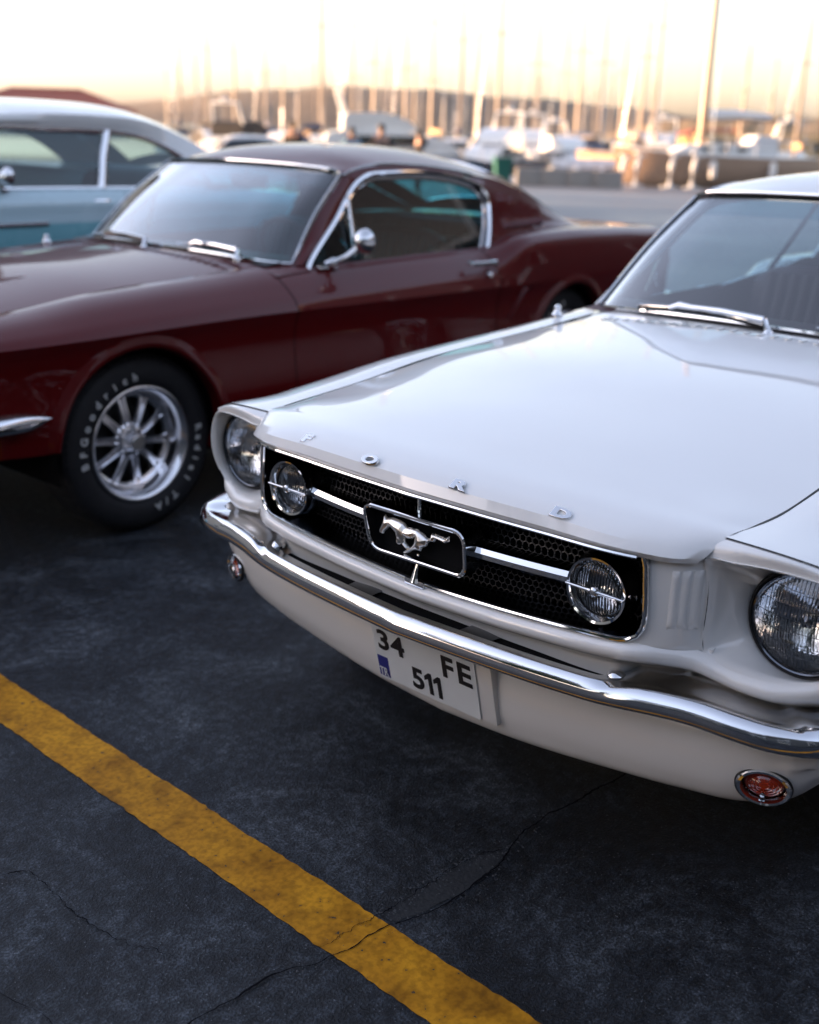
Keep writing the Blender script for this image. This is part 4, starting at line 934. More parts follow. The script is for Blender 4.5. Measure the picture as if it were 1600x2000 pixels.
# ------------------------------------------------------------------ yellow bay line, cracks, broken patch
def line_material():
    m = bpy.data.materials.new('worn_yellow_paint'); m.use_nodes = True; n = m.node_tree; b = n.nodes['Principled BSDF']; L = n.links
    tc = n.nodes.new('ShaderNodeTexCoord')
    def nz(sc, det, dist=0.):
        q = n.nodes.new('ShaderNodeTexNoise'); q.inputs['Scale'].default_value = sc; q.inputs['Detail'].default_value = det; q.inputs['Distortion'].default_value = dist; L.new(tc.outputs['Object'], q.inputs['Vector']); return q
    a, c, f = nz(5, 8, .5), nz(17, 8, .3), nz(75, 6)
    r = n.nodes.new('ShaderNodeValToRGB'); e = r.color_ramp.elements; e[0].position = .32; e[0].color = (.20,.085,.006,1); e[1].position = .68; e[1].color = (.60,.275,.014,1); q = e.new(.5); q.color = (.44,.19,.009,1)
    L.new(a.outputs['Fac'], r.inputs[0])
    r2 = n.nodes.new('ShaderNodeValToRGB'); e = r2.color_ramp.elements; e[0].position = .33; e[0].color = (.55,.52,.46,1); e[1].position = .52; e[1].color = (1,1,1,1); L.new(c.outputs['Fac'], r2.inputs[0])
    mu = n.nodes.new('ShaderNodeMix'); mu.data_type = 'RGBA'; mu.blend_type = 'MULTIPLY'; mu.inputs['Factor'].default_value = .75; L.new(r.outputs[0], mu.inputs['A']); L.new(r2.outputs[0], mu.inputs['B'])
    m3 = mu
    r6 = n.nodes.new('ShaderNodeValToRGB'); e = r6.color_ramp.elements; e[0].position = .40; e[0].color = (.55,.52,.48,1); e[1].position = .58; e[1].color = (1.12,1.12,1.1,1); L.new(f.outputs['Fac'], r6.inputs[0])
    m6 = n.nodes.new('ShaderNodeMix'); m6.data_type = 'RGBA'; m6.blend_type = 'MULTIPLY'; m6.inputs['Factor'].default_value = .5; L.new(mu.outputs['Result'], m6.inputs['A']); L.new(r6.outputs[0], m6.inputs['B']); m3 = m6
    # chips worn through to the tarmac
    lt = n.nodes.new('ShaderNodeMath'); lt.operation = 'LESS_THAN'; lt.inputs[1].default_value = .31; L.new(f.outputs['Fac'], lt.inputs[0])
    m4 = n.nodes.new('ShaderNodeMix'); m4.data_type = 'RGBA'; L.new(lt.outputs[0], m4.inputs['Factor']); L.new(m3.outputs['Result'], m4.inputs['A']); m4.inputs['B'].default_value = (.05,.045,.04,1)
    L.new(m4.outputs['Result'], b.inputs['Base Color']); b.inputs['Roughness'].default_value = .6; b.inputs['Specular IOR Level'].default_value = .2
    bp = n.nodes.new('ShaderNodeBump'); bp.inputs['Strength'].default_value = .3; bp.inputs['Distance'].default_value = .004; L.new(c.outputs['Fac'], bp.inputs['Height']); L.new(bp.outputs[0], b.inputs['Normal']); return m
def strip(name, x0, x1, y0, y1, m, seed, z=.0018):
    r = np.random.default_rng(seed); ys = np.linspace(y0, y1, 700); k = np.convolve(r.standard_normal(720), np.ones(9)/9, 'same')[:700]; k2 = np.convolve(r.standard_normal(720), np.ones(7)/7, 'same')[:700]
    a = x0+.0035*k+.0012*r.standard_normal(700); b = x1+.0035*k2+.0012*r.standard_normal(700)
    Gs = np.stack([np.column_stack([a, ys, np.full(700, z)]), np.column_stack([(a+b)/2, ys, np.full(700, z+.0003)]), np.column_stack([b, ys, np.full(700, z)])])
    o = link(name, MB().grid(Gs).mesh(name, 180), m); o['kind'] = 'structure'; return o
YEL = line_material()
strip('bay_line', 1.055, 1.186, -7.5, 3.0, YEL, 1)
strip('bay_line', -4.62, -4.50, -9, 6, YEL, 2)
crack_m = mat('crack_dark', (.006,.006,.008), .9, spec=.05)
chip_m = mat('broken_concrete_edge', (.045,.048,.054), .9, var=.6, vscale=70, bump=.5, bscale=120)
def jag(P, amp, seed, n=200):
    r = np.random.default_rng(seed); c = curve(P, n); k = np.convolve(r.standard_normal(n+20), np.ones(5)/5, 'same')[:n]*amp; k += np.convolve(r.standard_normal(n+40), np.ones(17)/17, 'same')[:n]*amp*1.5
    t = np.gradient(c, axis=0); t /= np.linalg.norm(t, axis=1)[:, None]; nn = np.column_stack([-t[:, 1], t[:, 0]]); return c+nn*k[:, None], nn
def crack(P, w, seed, chips=True):
    c, nn = jag(P, .0045, seed); r = np.random.default_rng(seed+9); n = len(c)
    ww = w*(.35+.9*np.abs(np.convolve(r.standard_normal(n+20), np.ones(11)/11, 'same')[:n])*2)*np.minimum(1, np.minimum(np.arange(n), np.arange(n)[::-1])/15+.1)
    z = .0036
    Gs = np.stack([np.column_stack([c-nn*ww[:, None], np.full(n, z)]), np.column_stack([c+nn*ww[:, None], np.full(n, z)])])
    o = link('ground_crack', MB().grid(Gs).mesh('ground_crack', 180), crack_m); o['kind'] = 'structure'
    if not chips: return
    m = MB()
    for i in range(2, n-2):
        for q in range(3):
            if r.random() < .40:
                s = r.uniform(.0015, .005); d = (ww[i]+abs(r.normal(0, .010)))*(1 if r.random() < .62 else -1); p = c[i]+nn[i]*d+r.normal(0, .003, 2); a = r.uniform(0, 6.3)
                V = [(p[0]+s*math.cos(a+t)*r.uniform(.6, 1), p[1]+s*math.sin(a+t)*r.uniform(.6, 1), .0005) for t in (0, 1.5, 3.1, 4.6)]; V.append((p[0], p[1], s*.55)); m.add(V, [(0,1,4),(1,2,4),(2,3,4),(3,0,4)])
    o = link('crack_rubble', m.mesh('crack_rubble', 10), chip_m); o['kind'] = 'stuff'
crack([(.20,.225),(.344,.212),(.489,.191),(.655,.186),(.767,.215),(.883,.219),(.989,.208),(1.057,.178),(1.169,.172),(1.234,.150),(1.285,.129),(1.377,.115),(1.47,.112),(1.7,.10)], .0018, 11)
crack([(.70,.200),(.722,.188),(.795,.157),(.899,.154),(1.043,.149),(1.10,.14),(1.19,.134)], .0012, 12)
crack([(1.56,-.56),(1.480,-.472),(1.443,-.441),(1.442,-.373),(1.447,-.250),(1.445,-.198),(1.415,-.099),(1.38,-.02)], .0009, 13, False)
crack([(1.9,.6),(1.7,.35),(1.62,.05),(1.66,-.3),(1.60,-.7)], .0006, 14, False)
# shallow broken-out patch between the two cracks
pa, _ = jag([(.72,.186),(.80,.160),(.90,.157),(1.04,.150)], .004, 21, 60); pb, _ = jag([(.73,.206),(.80,.214),(.90,.214),(1.04,.186)], .004, 22, 60)
o = link('spalled_patch', MB().grid(np.stack([np.column_stack([pa, np.full(60,.0012)]), np.column_stack([(pa+pb)/2, np.full(60,.0010)]), np.column_stack([pb, np.full(60,.0012)])])).mesh('spalled_patch', 180), mat('spalled_concrete', (.015,.017,.020), .85, var=.4, vscale=25, bump=.4, bscale=60)); o['kind'] = 'structure'

# ------------------------------------------------------------------ the three cars
pony_car('white classic coupe parked nearest, its number plate reading 34 FE 511', 'car', (0,0,0), 0, white_paint, True, maroon_trim, maroon_trim, glass_pale, 'classic cars parked in a row', louvres=False)
pony_car('dark red classic fastback with louvred rear pillar, parked between the white and turquoise cars', 'car', (0.12721497,-2.72584104,0), 0.03524574, red_paint, False, black_trim_vinyl, black_trim_vinyl, glass_teal, 'classic cars parked in a row', plate_on=False)

def fifties_car():
    pale = mat('pale_blue_paint', (.50,.68,.73), .3, coat=1, coat_r=.02, rvar=.05, bump=.006, bscale=25); turq = mat('turquoise_paint', (.20,.49,.55), .3, coat=1, coat_r=.02, rvar=.05, bump=.006, bscale=25)
    cream = mat('cream_roof_paint', (.74,.74,.70), .35, coat=1, rvar=.05)
    root = thing('classic_saloon', 'two-tone turquoise and pale blue classic hardtop with cream roof beside the red fastback', 'car', (0,-5.46,0), 0, 'classic cars parked in a row')
    arch = ((.55,.34,.36), (-2.36,.34,.36)); bz = .27
    yk = T1([(1.5,.78),(1.1,.87),(.5,.92),(-.6,.93),(-2.2,.93),(-3.0,.89),(-3.6,.80)])
    belt = T1([(1.5,.90),(1.0,.97),(.2,1.01),(-.6,1.035),(-1.6,1.03),(-2.4,1.01),(-3.2,.96),(-3.6,.90)])
    def zb(x):
        b = bz
        for xc, zc, r in arch:
            if abs(x-xc) < r: b = max(b, zc+math.sqrt(r*r-(x-xc)**2))
        return b
    def ys(x, z): zt = belt(x); return yk(x)+T1([(0,-.10),(-.012,-.075),(-.05,-.035),(-.14,-.012),(-.24,0),(-.40,-.004),(-.60,-.02),(-.76,-.06)])(z-zt)
    X = sorted(set(list(np.round(np.linspace(-3.6,1.5, 60), 4))+[round(c+r*math.cos(t), 4) for c, _, r in arch for t in np.linspace(.01, 3.13, 25)]))
    def upper(): return MB().grid(np.array([[(x, ys(x, z), z) for z in np.linspace(belt(x), .853 if belt(x) > .9 else .853, 16)] for x in X]))
    def lower(): return MB().grid(np.array([[(x, ys(x, z)+.0005, z) for z in .853+(zb(x)-.853)*np.linspace(0, 1, 16)] for x in X]))
    both('upper_side', upper, pale, root, 40); both('lower_side', lower, turq, root, 40)
    for k in (0, 1):
        xc, zc, r = arch[k]
        both('wheel_well', lambda: MB().lathe([(r+.01,.88),(r+.01,.50),(.01,.49)], 30, 'y', (xc,0,zc), -.2, math.pi+.2), dark_hole, root)
        both('arch_lip', lambda: MB().tube([(xc+r*math.cos(t), ys(xc+r*math.cos(t), zc+r*math.sin(t)), zc+r*math.sin(t)) for t in np.linspace(0, math.pi, 24)], .010, 6), chrome, root)
    def deck(x0, x1, c): return MB().grid(loft([[(x, q*(yk(x)-.10), belt(x)+c*(1-q*q)) for q in np.linspace(-1, 1, 9)] for x in np.linspace(x0, x1, 7)], 16, 25))
    part('hood', deck(1.5,-.14,.05), pale, root); part('boot_lid', deck(-2.78,-3.6,.04), pale, root)
    m = MB(); F = sec2 = [(1.5, q*.68, z) for z in (.90,.3) for q in (-1, 1)]; m.grid(loft([[(1.5, q*.68, .90), (1.54, q*.68, .70), (1.5, q*.68, .35)] for q in np.linspace(-1.1, 1.1, 9)], 16, 12)); part('front_panel', m, turq, root)
    m = MB(); m.grid(loft([[(-3.6, q*.70, .90), (-3.66, q*.70, .70), (-3.6, q*.70, .35)] for q in np.linspace(-1.1, 1.1, 9)], 16, 12)); part('rear_panel', m, turq, root)
    m = MB(); m.box((-1.0,0,.35), (4.6,1.3,.14)); m.box((.6,0,.60), (1.6,1.0,.6)); part('underbody', m, underbody, root)
    # roof: x stations with centre height, edge (y, z)
    st = [(-.62,1.415,.62,1.375),(-.80,1.475,.68,1.415),(-1.1,1.515,.70,1.435),(-1.6,1.525,.705,1.440),(-1.95,1.505,.70,1.415),(-2.2,1.455,.69,1.345),(-2.42,1.375,.685,1.25),(-2.62,1.25,.70,1.12),(-2.76,1.13,.74,1.03)]
    rows = [[(x-.0*q, q*ye, zc-(zc-ze)*abs(q)**2.4) for q in np.linspace(-1, 1, 13)] for x, zc, ye, ze in st]
    Gr = loft(rows, 44, 41); i0 = 25; m = MB(); m.grid(Gr[:i0+1]); m.grid(Gr[i0:-2, :6]); m.grid(Gr[i0:-2, -6:]); m.grid(Gr[-3:]); part('roof', m, cream, root, 40)
    part('rear_window', MB().grid(Gr[i0:-2, 5:-5]), glass_pale, root, 179)
    part('headliner', MB().grid(Gr[:30]*A(1,.97,1)+A(0,0,-.025)), headliner, root)
    glassr = [(-.60,1.365),(-1.55,1.352),(-1.75,1.345),(-1.98,1.30),(-2.18,1.205),(-2.31,1.11),(-2.35,1.045)]
    def yw(z): return .83-.42*(z-1.035)
    def side():
        g = curve(glassr, 50); m = MB(); top = np.array([(x, yw(z)+.004, z) for x, z in g]); ed = np.array([(x,)+tuple(interp([(s[0], (s[2], s[3])) for s in st], x)[0]) for x in np.linspace(-.62,-2.76, 50)])
        m.grid(np.stack([ed, (ed+top)/2+A(0,.012,.006), top])); return m
    both('roof_side', side, cream, root)
    both('window_rail', lambda: MB().tube([(x, yw(z)+.008, z) for x, z in curve(glassr, 50)], .015, 8, sx=.6), chrome, root)
    both('side_window', lambda: MB().grid(np.stack([np.array([(x, yw(1.035)-.004, 1.035) for x in np.linspace(-.22,-1.50, 12)]), np.array([(x, yw(1.35)-.004, 1.35) for x in np.linspace(-.58,-1.65, 12)])])), glass_pale, root, 179)
    def rq(): g = [(x, z) for x, z in glassr if x < -1.7]+[(-1.52,1.035)]; g = curve([(-1.69,1.347)]+g, 50, linear=True); c = g.mean(0); return MB().grid(np.stack([np.array([(x, yw(z)-.004, z) for x, z in c+(g-c)*k]) for k in (1,.5,.01)]), cv=True)
    both('rear_quarter_window', rq, glass_pale, root, 179)
    both('window_pillar', lambda: MB().tube([(-1.535, yw(1.03)+.006, 1.03),(-1.60, yw(1.2)+.006, 1.2),(-1.68, yw(1.355)+.006, 1.355)], .026, 10, sx=.5, up=(1,0,0)), chrome, root)
    both('belt_moulding', lambda: MB().tube([(x, yw(1.035)+.006, belt(x)+.004) for x in np.linspace(-.2,-2.3, 30)], .010, 8), chrome, root)
    both('side_moulding', lambda: MB().tube([(x, ys(x,.853)+.004, .853) for x in np.linspace(1.2,-1.11, 30)], .013, 8, sx=.6), chrome, root)
    wsb = [(-.16+.30*(1-(q*q))*1.0-.12, q*.80, 1.03) for q in np.linspace(-1, 1, 9)]; wst = [(-.66+.10*(1-q*q), q*.64, 1.375+.04*(1-q*q)) for q in np.linspace(-1, 1, 9)]
    W = loft([wsb, wst], 10, 31); part('windscreen', MB().grid(W), glass_clear, root, 179)
    part('windscreen_trim', MB().tube(np.vstack([W[0], W[1:-1, -1], W[-1][::-1], W[1:-1, 0][::-1]]), .016, 8, closed=True), chrome, root)
    part('cowl', MB().grid(np.stack([np.array([(-.13, q*.82, 1.02+.05*(1-q*q)) for q in np.linspace(-1, 1, 9)]), np.array(wsb)])), pale, root)
    def hd():
        m = MB(); m.tube([(-1.41,.862+.02,.962),(-1.44,.905,.966),(-1.52,.905,.966),(-1.58,.885,.962)], [.012,.011,.012,.010], 8); m.box((-1.56,.88,.958), (.05,.03,.03), bev=.006); return m
    both('door_handle', hd, chrome, root)
    both('door_seam', lambda: MB().tube([(-1.66, ys(-1.66, z)+.0005, z) for z in np.linspace(belt(-1.66)-.02, .30, 20)], .0035, 6), dark_hole, root)
    mi = thing_part('door_mirror', root); m = MB(); m.tube([(-.86,.86,1.02),(-.87,.90,1.06),(-.88,.92,1.09)], .012, 8); m.lathe([(.001,.05),(.03,.04),(.055,.01),(.055,-.01),(.001,-.012)], 24, 'x', (-.89,.92,1.11)); m.box((-.87,.85,1.035), (.10,.05,.015), bev=.005); part('mirror_shell', m, chrome, mi)
    for nm, x in (('front_bumper', 1.62), ('rear_bumper', -3.75)):
        s = 1 if x > 0 else -1; part(nm, MB().tube(curve([(x-s*.35,-.93,.50),(x-s*.10,-.88,.50),(x,-.60,.50),(x+s*.03,0,.50),(x,.60,.50),(x-s*.10,.88,.50),(x-s*.35,.93,.50)], 50), .06, 12, sx=.5), chrome, root)
    for s in (1, -1):
        part('headlight', MB().lathe([(.11,-.04),(.112,.02),(.10,.035),(.09,.03),(.06,.05),(.001,.055)], 32, 'x', (1.50, s*.68, .76)), chrome, root)
        part('tail_light', MB().lathe([(.06,.04),(.06,-.02),(.04,-.035),(.001,-.04)], 24, 'x', (-3.62, s*.72, .74)), red_lens, root)
    m = MB(); [m.box((1.55,0,z), (.03,1.1,.03), bev=.008) for z in (.62,.70,.78)]; part('grille', m, chrome, root)
    it = thing_part('interior', root)
    for x0 in (-1.45,-2.1):
        rws = [[(x0+.55, y, .60),(x0+.52, y, .70),(x0+.1, y, .72),(x0, y, .85),(x0-.12, y, 1.13),(x0-.20, y, 1.12),(x0-.2, y, .6)] for y in np.linspace(-.66,.66, 7)]
        part('seat', MB().grid(loft(rws, 14, 40)), teal_vinyl, it)
    part('floor_pan', MB().box((-1.2,0,.45), (2.6,1.6,.05)), underbody, it)
    m = MB(); m.box((-.42,0,.95), (.35,1.5,.16), bev=.04); part('dashboard', m, teal_vinyl, it)
    m = MB(); a = np.linspace(0, 2*np.pi, 40, endpoint=False); c = A(-.80,.38,1.0); m.tube(c+.21*(np.cos(a)[:, None]*A(.5,0,.87)+np.sin(a)[:, None]*A(0,1,0)), .012, 8, closed=True, up=(.87,0,-.5)); m.tube([c+A(.05,0,-.04), c+A(.4,0,-.25)], .03, 8); part('steering_wheel', m, teal_vinyl, it)
    both('door_trim', lambda: MB().grid(loft([[(x,.80,1.03),(x,.82,.8),(x,.80,.5)] for x in (-.3,-1.2,-2.3)], 8, 8)), teal_vinyl, it)
    for xc in (.55, -2.36):
        for s in (1, -1):
            w = thing_part('wheel', root); fx = (lambda m: m) if s > 0 else (lambda m: m.mirror())
            part('tyre', fx(MB().lathe([(.20,.64),(.27,.63),(.32,.65),(.335,.68),(.335,.76),(.32,.79),(.27,.80),(.205,.785)], 56, 'y', (xc,0,.335))), rubber, w)
            part('white_wall', fx(MB().lathe([(.27,.801),(.235,.799),(.21,.79)], 56, 'y', (xc,0,.335))), cream, w)
            part('hub_cap', fx(MB().lathe([(.205,.785),(.19,.775),(.15,.785),(.10,.81),(.04,.825),(.001,.828)], 48, 'y', (xc,0,.335))), chrome, w)
fifties_car()
# ------------------------------------------------------------------ harbour: boats, people, quay furniture, buildings
hull_white = mat('boat_white', (.70,.70,.68), .28, coat=.5, var=.06, vscale=1); hull_navy = mat('boat_navy', (.015,.025,.05), .2, coat=.6, var=.2); hull_black = mat('boat_black', (.012,.012,.014), .3, coat=.4, var=.2)
hull_cream = mat('boat_cream', (.60,.52,.40), .35, coat=.4, var=.1); hull_red = mat('boat_antifouling', (.22,.03,.02), .6, var=.2); teak = mat('teak_deck', (.25,.14,.07), .7, var=.3, vscale=8)
tinted = mat('tinted_boat_window', (.010,.016,.02), .06, coat=.5, var=.1); canvas_navy = mat('navy_canvas', (.02,.04,.09), .85, var=.2); canvas_tan = mat('tan_canvas', (.42,.27,.14), .85, var=.2); canvas_black = mat('black_canvas', (.012,.012,.014), .8, var=.2)
mast_al = mat('mast_aluminium', (.22,.175,.14), .5, metal=.1, var=.08); mast_wood = mat('varnished_mast', (.36,.21,.12), .4, coat=.4, var=.2); steel = mat('stainless_rail', (.7,.7,.7), .12, metal=1, rvar=.05)
bolt_white = mat('white_pole', (.62,.63,.63), .5, var=.1)
BOATS = 'boats moored and laid up along the harbour'
def boat(name, label, px, D, Ln, head, hull, kind='yacht', mast=0., z0=-1.6, top=None, cover=None, stripe=None, lean=0., far=False):
    p = spot(px, D, z0); root = thing(name, label, 'sailing boat' if kind == 'yacht' else 'motor boat', p, HEAD+R(head), 'small yachts on the outer pontoons' if far else BOATS)
    B = Ln*.30; fb = .11*Ln+.25; keel = -.35
    st = [(-.5,.72,1.0),(-.3,.92,.98),(0,1.0,1.0),(.25,.82,1.08),(.42,.40,1.18),(.5,.02,1.26)]
    G = loft([[(x*Ln, -w*B/2, fb*s), (x*Ln-.02*Ln, -w*B/2*.96, fb*s*.55), (x*Ln*.97, -w*B/2*.70, 0), (x*Ln*.94, 0, keel), (x*Ln*.97, w*B/2*.70, 0), (x*Ln-.02*Ln, w*B/2*.96, fb*s*.55), (x*Ln, w*B/2, fb*s)] for x, w, s in st], 22, 26)
    m = MB(); m.grid(G); m.disc(G[0]); part('hull', m, hull, root, 40)
    m = MB(); m.grid(np.stack([G[:, 0]+A(0,0,-.04), (G[:, 0]+G[:, -1])/2+A(0,0,.03), G[:, -1]+A(0,0,-.04)])); part('deck', m, hull_white if kind != 'wood' else teak, root)
    m = MB(); m.tube(np.vstack([G[:, 0], G[::-1, -1]]), .035, 6); part('rub_rail', m, stripe or hull_navy, root)
    def cab(x0, x1, w, h, zb, tumble=.8, m_=None, nm='cabin'):
        rows = []
        for q in np.linspace(-1, 1, 9):
            rows.append([(x0*Ln, q*w, zb), ((x0+.015)*Ln, q*w*tumble, zb+h*.95), ((x0+.06)*Ln, q*w*tumble, zb+h), ((x0*.4+x1*.6)*Ln, q*w*tumble, zb+h*.98), ((x1-.02)*Ln, q*w*tumble*.9, zb+h*.35), (x1*Ln, q*w*.6, zb)])
        Gc = loft(rows, 12, 24); m = MB().grid(Gc); m.disc(Gc[0]); m.disc(Gc[-1]); part(nm, m, m_ or hull_white, root, 35); return Gc
    if kind == 'yacht':
        cab(-.20,.22, B*.30, .055*Ln, fb*.98)
        [part('cabin_window', MB().box((x*Ln, s*B*.275, fb+.030*Ln), (.05*Ln,.05,.016*Ln), bev=.01), tinted, root) for x in (-.12,-.03,.06) for s in (1, -1)]
        cab(-.30,-.14, B*.32, .10*Ln, fb*.98, .85, cover or canvas_navy, 'spray_hood')
    elif kind == 'cruiser':
        Gc = cab(-.40,.28, B*.42, .12*Ln, fb*.95); 
        part('window_band', MB().box((-.10*Ln, 0, fb+.075*Ln), (.40*Ln, B*.79, .045*Ln), bev=.04), tinted, root)
        cab(-.32,.06, B*.36, .085*Ln, fb+.115*Ln, .9, top or hull_white, 'flybridge')
        m = MB(); m.tube([(-.30*Ln,-B*.32,fb+.18*Ln),(-.34*Ln,-B*.28,fb+.30*Ln),(-.34*Ln,B*.28,fb+.30*Ln),(-.30*Ln,B*.32,fb+.18*Ln)], .07, 8); m.lathe([(.001,.0),(.22,.02),(.24,.10),(.001,.18)], 20, 'z', (-.34*Ln,0,fb+.31*Ln)); part('radar_arch', m, hull_white, root)
    elif kind == 'pilot':
        cab(-.22,.10, B*.36, .20*Ln, fb*.97, .92)
        part('window_band', MB().box((-.07*Ln, 0, fb+.145*Ln), (.25*Ln, B*.69, .06*Ln), bev=.03), tinted, root)
        m = MB(); m.tube([(-.1*Ln,0,fb+.19*Ln),(-.1*Ln,0,fb+.42*Ln)], .03, 6); part('aerial', m, steel, root)
    elif kind == 'covered':
        rows = [[(x*Ln, -w*B*.5, fb*.9), (x*Ln, -w*B*.3, fb+.07*Ln), (x*Ln, 0, fb+.11*Ln), (x*Ln, w*B*.3, fb+.07*Ln), (x*Ln, w*B*.5, fb*.9)] for x, w, s in st]; part('boat_cover', MB().grid(loft(rows, 16, 16)), cover or canvas_tan, root)
    if far:
        part('mast', MB().tube([(.06*Ln,0,fb),(.05*Ln,0,mast)], [.13,.10], 7), mast_al, root); return root
    for s_ in (1, -1):
        for x in (-.25,.05): part('fender', MB().lathe([(.001,-.35),(.13,-.28),(.15,0),(.13,.28),(.001,.35)], 14, 'z', (x*Ln, s_*(B*.49+.10), fb*.55)), hull_white, root)
    # guard rails: stanchions and wire
    m = MB(); Lr = G[1:-1:3, 0]+A(0,.05,0); Rr = G[1:-1:3, -1]+A(0,-.05,0)
    for P in (Lr, Rr): m.tube(P+A(0,0,.6), .016, 5); [m.tube([q, q+A(0,0,.6)], .014, 5) for q in P]
    part('guard_rail', m, steel, root)
    if mast:
        wood = mast < 0; H = abs(mast); xm = .06*Ln
        part('mast', MB().tube([(xm,0,fb*.9),(xm-.02*lean*H,0,H*.5),(xm-.03*H*.3-.02*lean*H*2,0,H)], [.14,.13,.10], 10, sx=.8), mast_wood if wood else mast_al, root)
        m = MB(); m.tube([(xm,0,fb+1.3),(xm-.36*Ln,0,fb+1.35)], .07, 8); part('boom', m, mast_al, root)
        m = MB(); m.tube([(xm-.02*Ln,0,fb+1.48),(xm-.18*Ln,0,fb+1.52),(xm-.34*Ln,0,fb+1.46)], [.20,.16,.10], 10); part('sail_cover', m, cover or canvas_navy, root)
        [part('spreader', MB().tube([(xm-.01*H,-.045*H*k,H*z),(xm-.01*H,.045*H*k,H*z)], .03, 6), mast_al, root) for z, k in ((.42,1),(.68,.8))]
        m = MB(); tip = A(xm-.012*H,0,H*.985); [m.tube([tip, q], .006, 4) for q in (A(.49*Ln,0,fb*1.2), A(-.49*Ln,0,fb), A(xm,B*.46,fb), A(xm,-B*.46,fb))]; part('rigging', m, steel, root)
        return root
Y, Cz = 'yacht', 'cruiser'
boat('motor_cruiser', 'motor cruiser with a black canopy moored left of the red car roof', 490, 66, 9, 72, hull_white, Cz, top=canvas_black, cover=canvas_black)
boat('pilot_boat', 'white pilot boat with tall wheelhouse behind the person in the dark jacket', 628, 68, 7, 100, hull_white, 'pilot')
boat('motor_cruiser', 'long white motor cruiser with pale flybridge above the middle of the red car roof', 790, 66, 11, 10, hull_white, Cz)
boat('motor_cruiser', 'navy hulled motor cruiser with white upper deck behind the green bin', 965, 64, 9, 250, hull_navy, Cz)
boat('motor_cruiser', 'white cruiser bow-on with a black hull stripe left of the cream cruiser', 1035, 70, 9, 262, hull_white, Cz, stripe=hull_black)
boat('motor_cruiser', 'cream hulled motor cruiser with its bow towards the tan covered boat', 1118, 66, 8, 285, hull_cream, Cz)
boat('covered_boat', 'small boat under a tan winter cover beside the cream cruiser', 1195, 56, 5, 120, hull_navy, 'covered', cover=canvas_tan, z0=-.75)
boat('work_boat', 'black hulled open work boat lying behind the low concrete wall', 1105, 55, 6, 12, hull_black, 'covered', cover=canvas_black, z0=-1.5)
boat('dinghy', 'light grey dinghy lying on the quay beyond the concrete blocks', 1165, 49, 3.6, 8, hull_white, 'covered', cover=bolt_white, z0=-.65)
boat('sailing_yacht', 'tan hulled sailing yacht with a varnished wooden mast laid up on stands', 1395, 47.5, 8, 188, mat('boat_tan', (.30,.21,.15), .4, coat=.3, var=.15), Y, mast=-17, z0=-.42, cover=bolt_white, stripe=hull_white)
boat('sailing_yacht', 'white sailing yacht with a tan sail cover at the far right edge', 1560, 66, 8, 80, hull_white, Y, mast=9.9, cover=canvas_tan, lean=-.9)
boat('motor_cruiser', 'white motor cruiser with bright cabin right of the tan covered boat', 1290, 74, 9, 255, hull_white, Cz)
boat('motor_cruiser', 'white motor cruiser half hidden by the right windscreen pillar of the white car', 1480, 76, 9, 110, hull_white, Cz, top=canvas_tan)
boat('pilot_boat', 'navy pilot boat between the black canopied cruiser and the white pilot boat', 560, 84, 7, 70, hull_navy, 'pilot')
boat('pilot_boat', 'cream pilot boat at the left, nearest the turquoise car roof', 415, 78, 7, 105, hull_cream, 'pilot')
boat('pilot_boat', 'white wheelhouse boat between the long cruiser and the navy cruiser', 890, 72, 7, 265, hull_white, 'pilot')
spec = [(352,120,9,14,95,hull_white,canvas_navy,'leftmost sailing yacht, its mast just clear of the turquoise car'),
 (405,105,9,13,85,hull_cream,canvas_tan,'cream sailing yacht between the turquoise car roof and the black canopy'),
 (452,95,10,12,70,hull_white,canvas_black,'white sailing yacht with black cover half hidden by the black canopied cruiser'),
 (520,130,11,19,102,hull_navy,canvas_navy,'navy sailing yacht far out behind the black canopied cruiser'),
 (622,76,10,21,76,hull_white,canvas_navy,'white sailing yacht with a tall grey mast over the red car windscreen'),
 (690,110,10,17,98,hull_cream,canvas_navy,'cream sailing yacht behind the pilot boat with a navy cover'),
 (735,92,10,18,112,hull_white,canvas_tan,'white sailing yacht with tan cover above the middle of the red car roof'),
 (757,125,11,20,88,hull_navy,canvas_tan,'navy sailing yacht with tan cover beyond the long white cruiser'),
 (792,100,9,18,93,hull_white,canvas_black,'white sailing yacht with black cover behind the long white cruiser'),
 (845,88,9,15,104,hull_cream,canvas_tan,'cream sailing yacht with tan cover beyond the side window of the red car'),
 (897,78,10,20,84,hull_white,canvas_navy,'white sailing yacht with a navy cover above the rear of the red roof'),
 (932,118,10,17,100,hull_navy,canvas_black,'navy sailing yacht with black cover far behind the navy cruiser'),
 (974,72,10,20,97,hull_white,canvas_tan,'white sailing yacht with a thick mast straight above the green bin'),
 (1045,95,10,19,86,hull_white,canvas_navy,'white sailing yacht beyond the cream cruiser, stern to the left'),
 (1103,100,10,18,99,hull_cream,canvas_navy,'cream sailing yacht behind the cream cruiser flybridge'),
 (1132,86,10,20,103,hull_navy,canvas_navy,'navy sailing yacht with a pair of spreaders behind the cream cruiser'),
 (1172,92,10,19,84,hull_white,canvas_black,'white sailing yacht with black cover behind the tan covered boat'),
 (1217,106,10,19,108,hull_cream,canvas_tan,'cream sailing yacht with tan cover left of the bright mast pair'),
 (1255,84,10,19,92,hull_white,canvas_navy,'white sailing yacht carrying the left one of the bright mast pair'),
 (1278,76,10,22,82,hull_white,canvas_tan,'white sailing yacht carrying the taller right one of the bright mast pair'),
 (1452,80,9,8.6,96,hull_white,canvas_navy,'short masted white yacht between the wooden mast and the right edge'),
 (1504,105,8,9.2,91,hull_cream,canvas_black,'small cream yacht with a thin low mast near the right edge')]
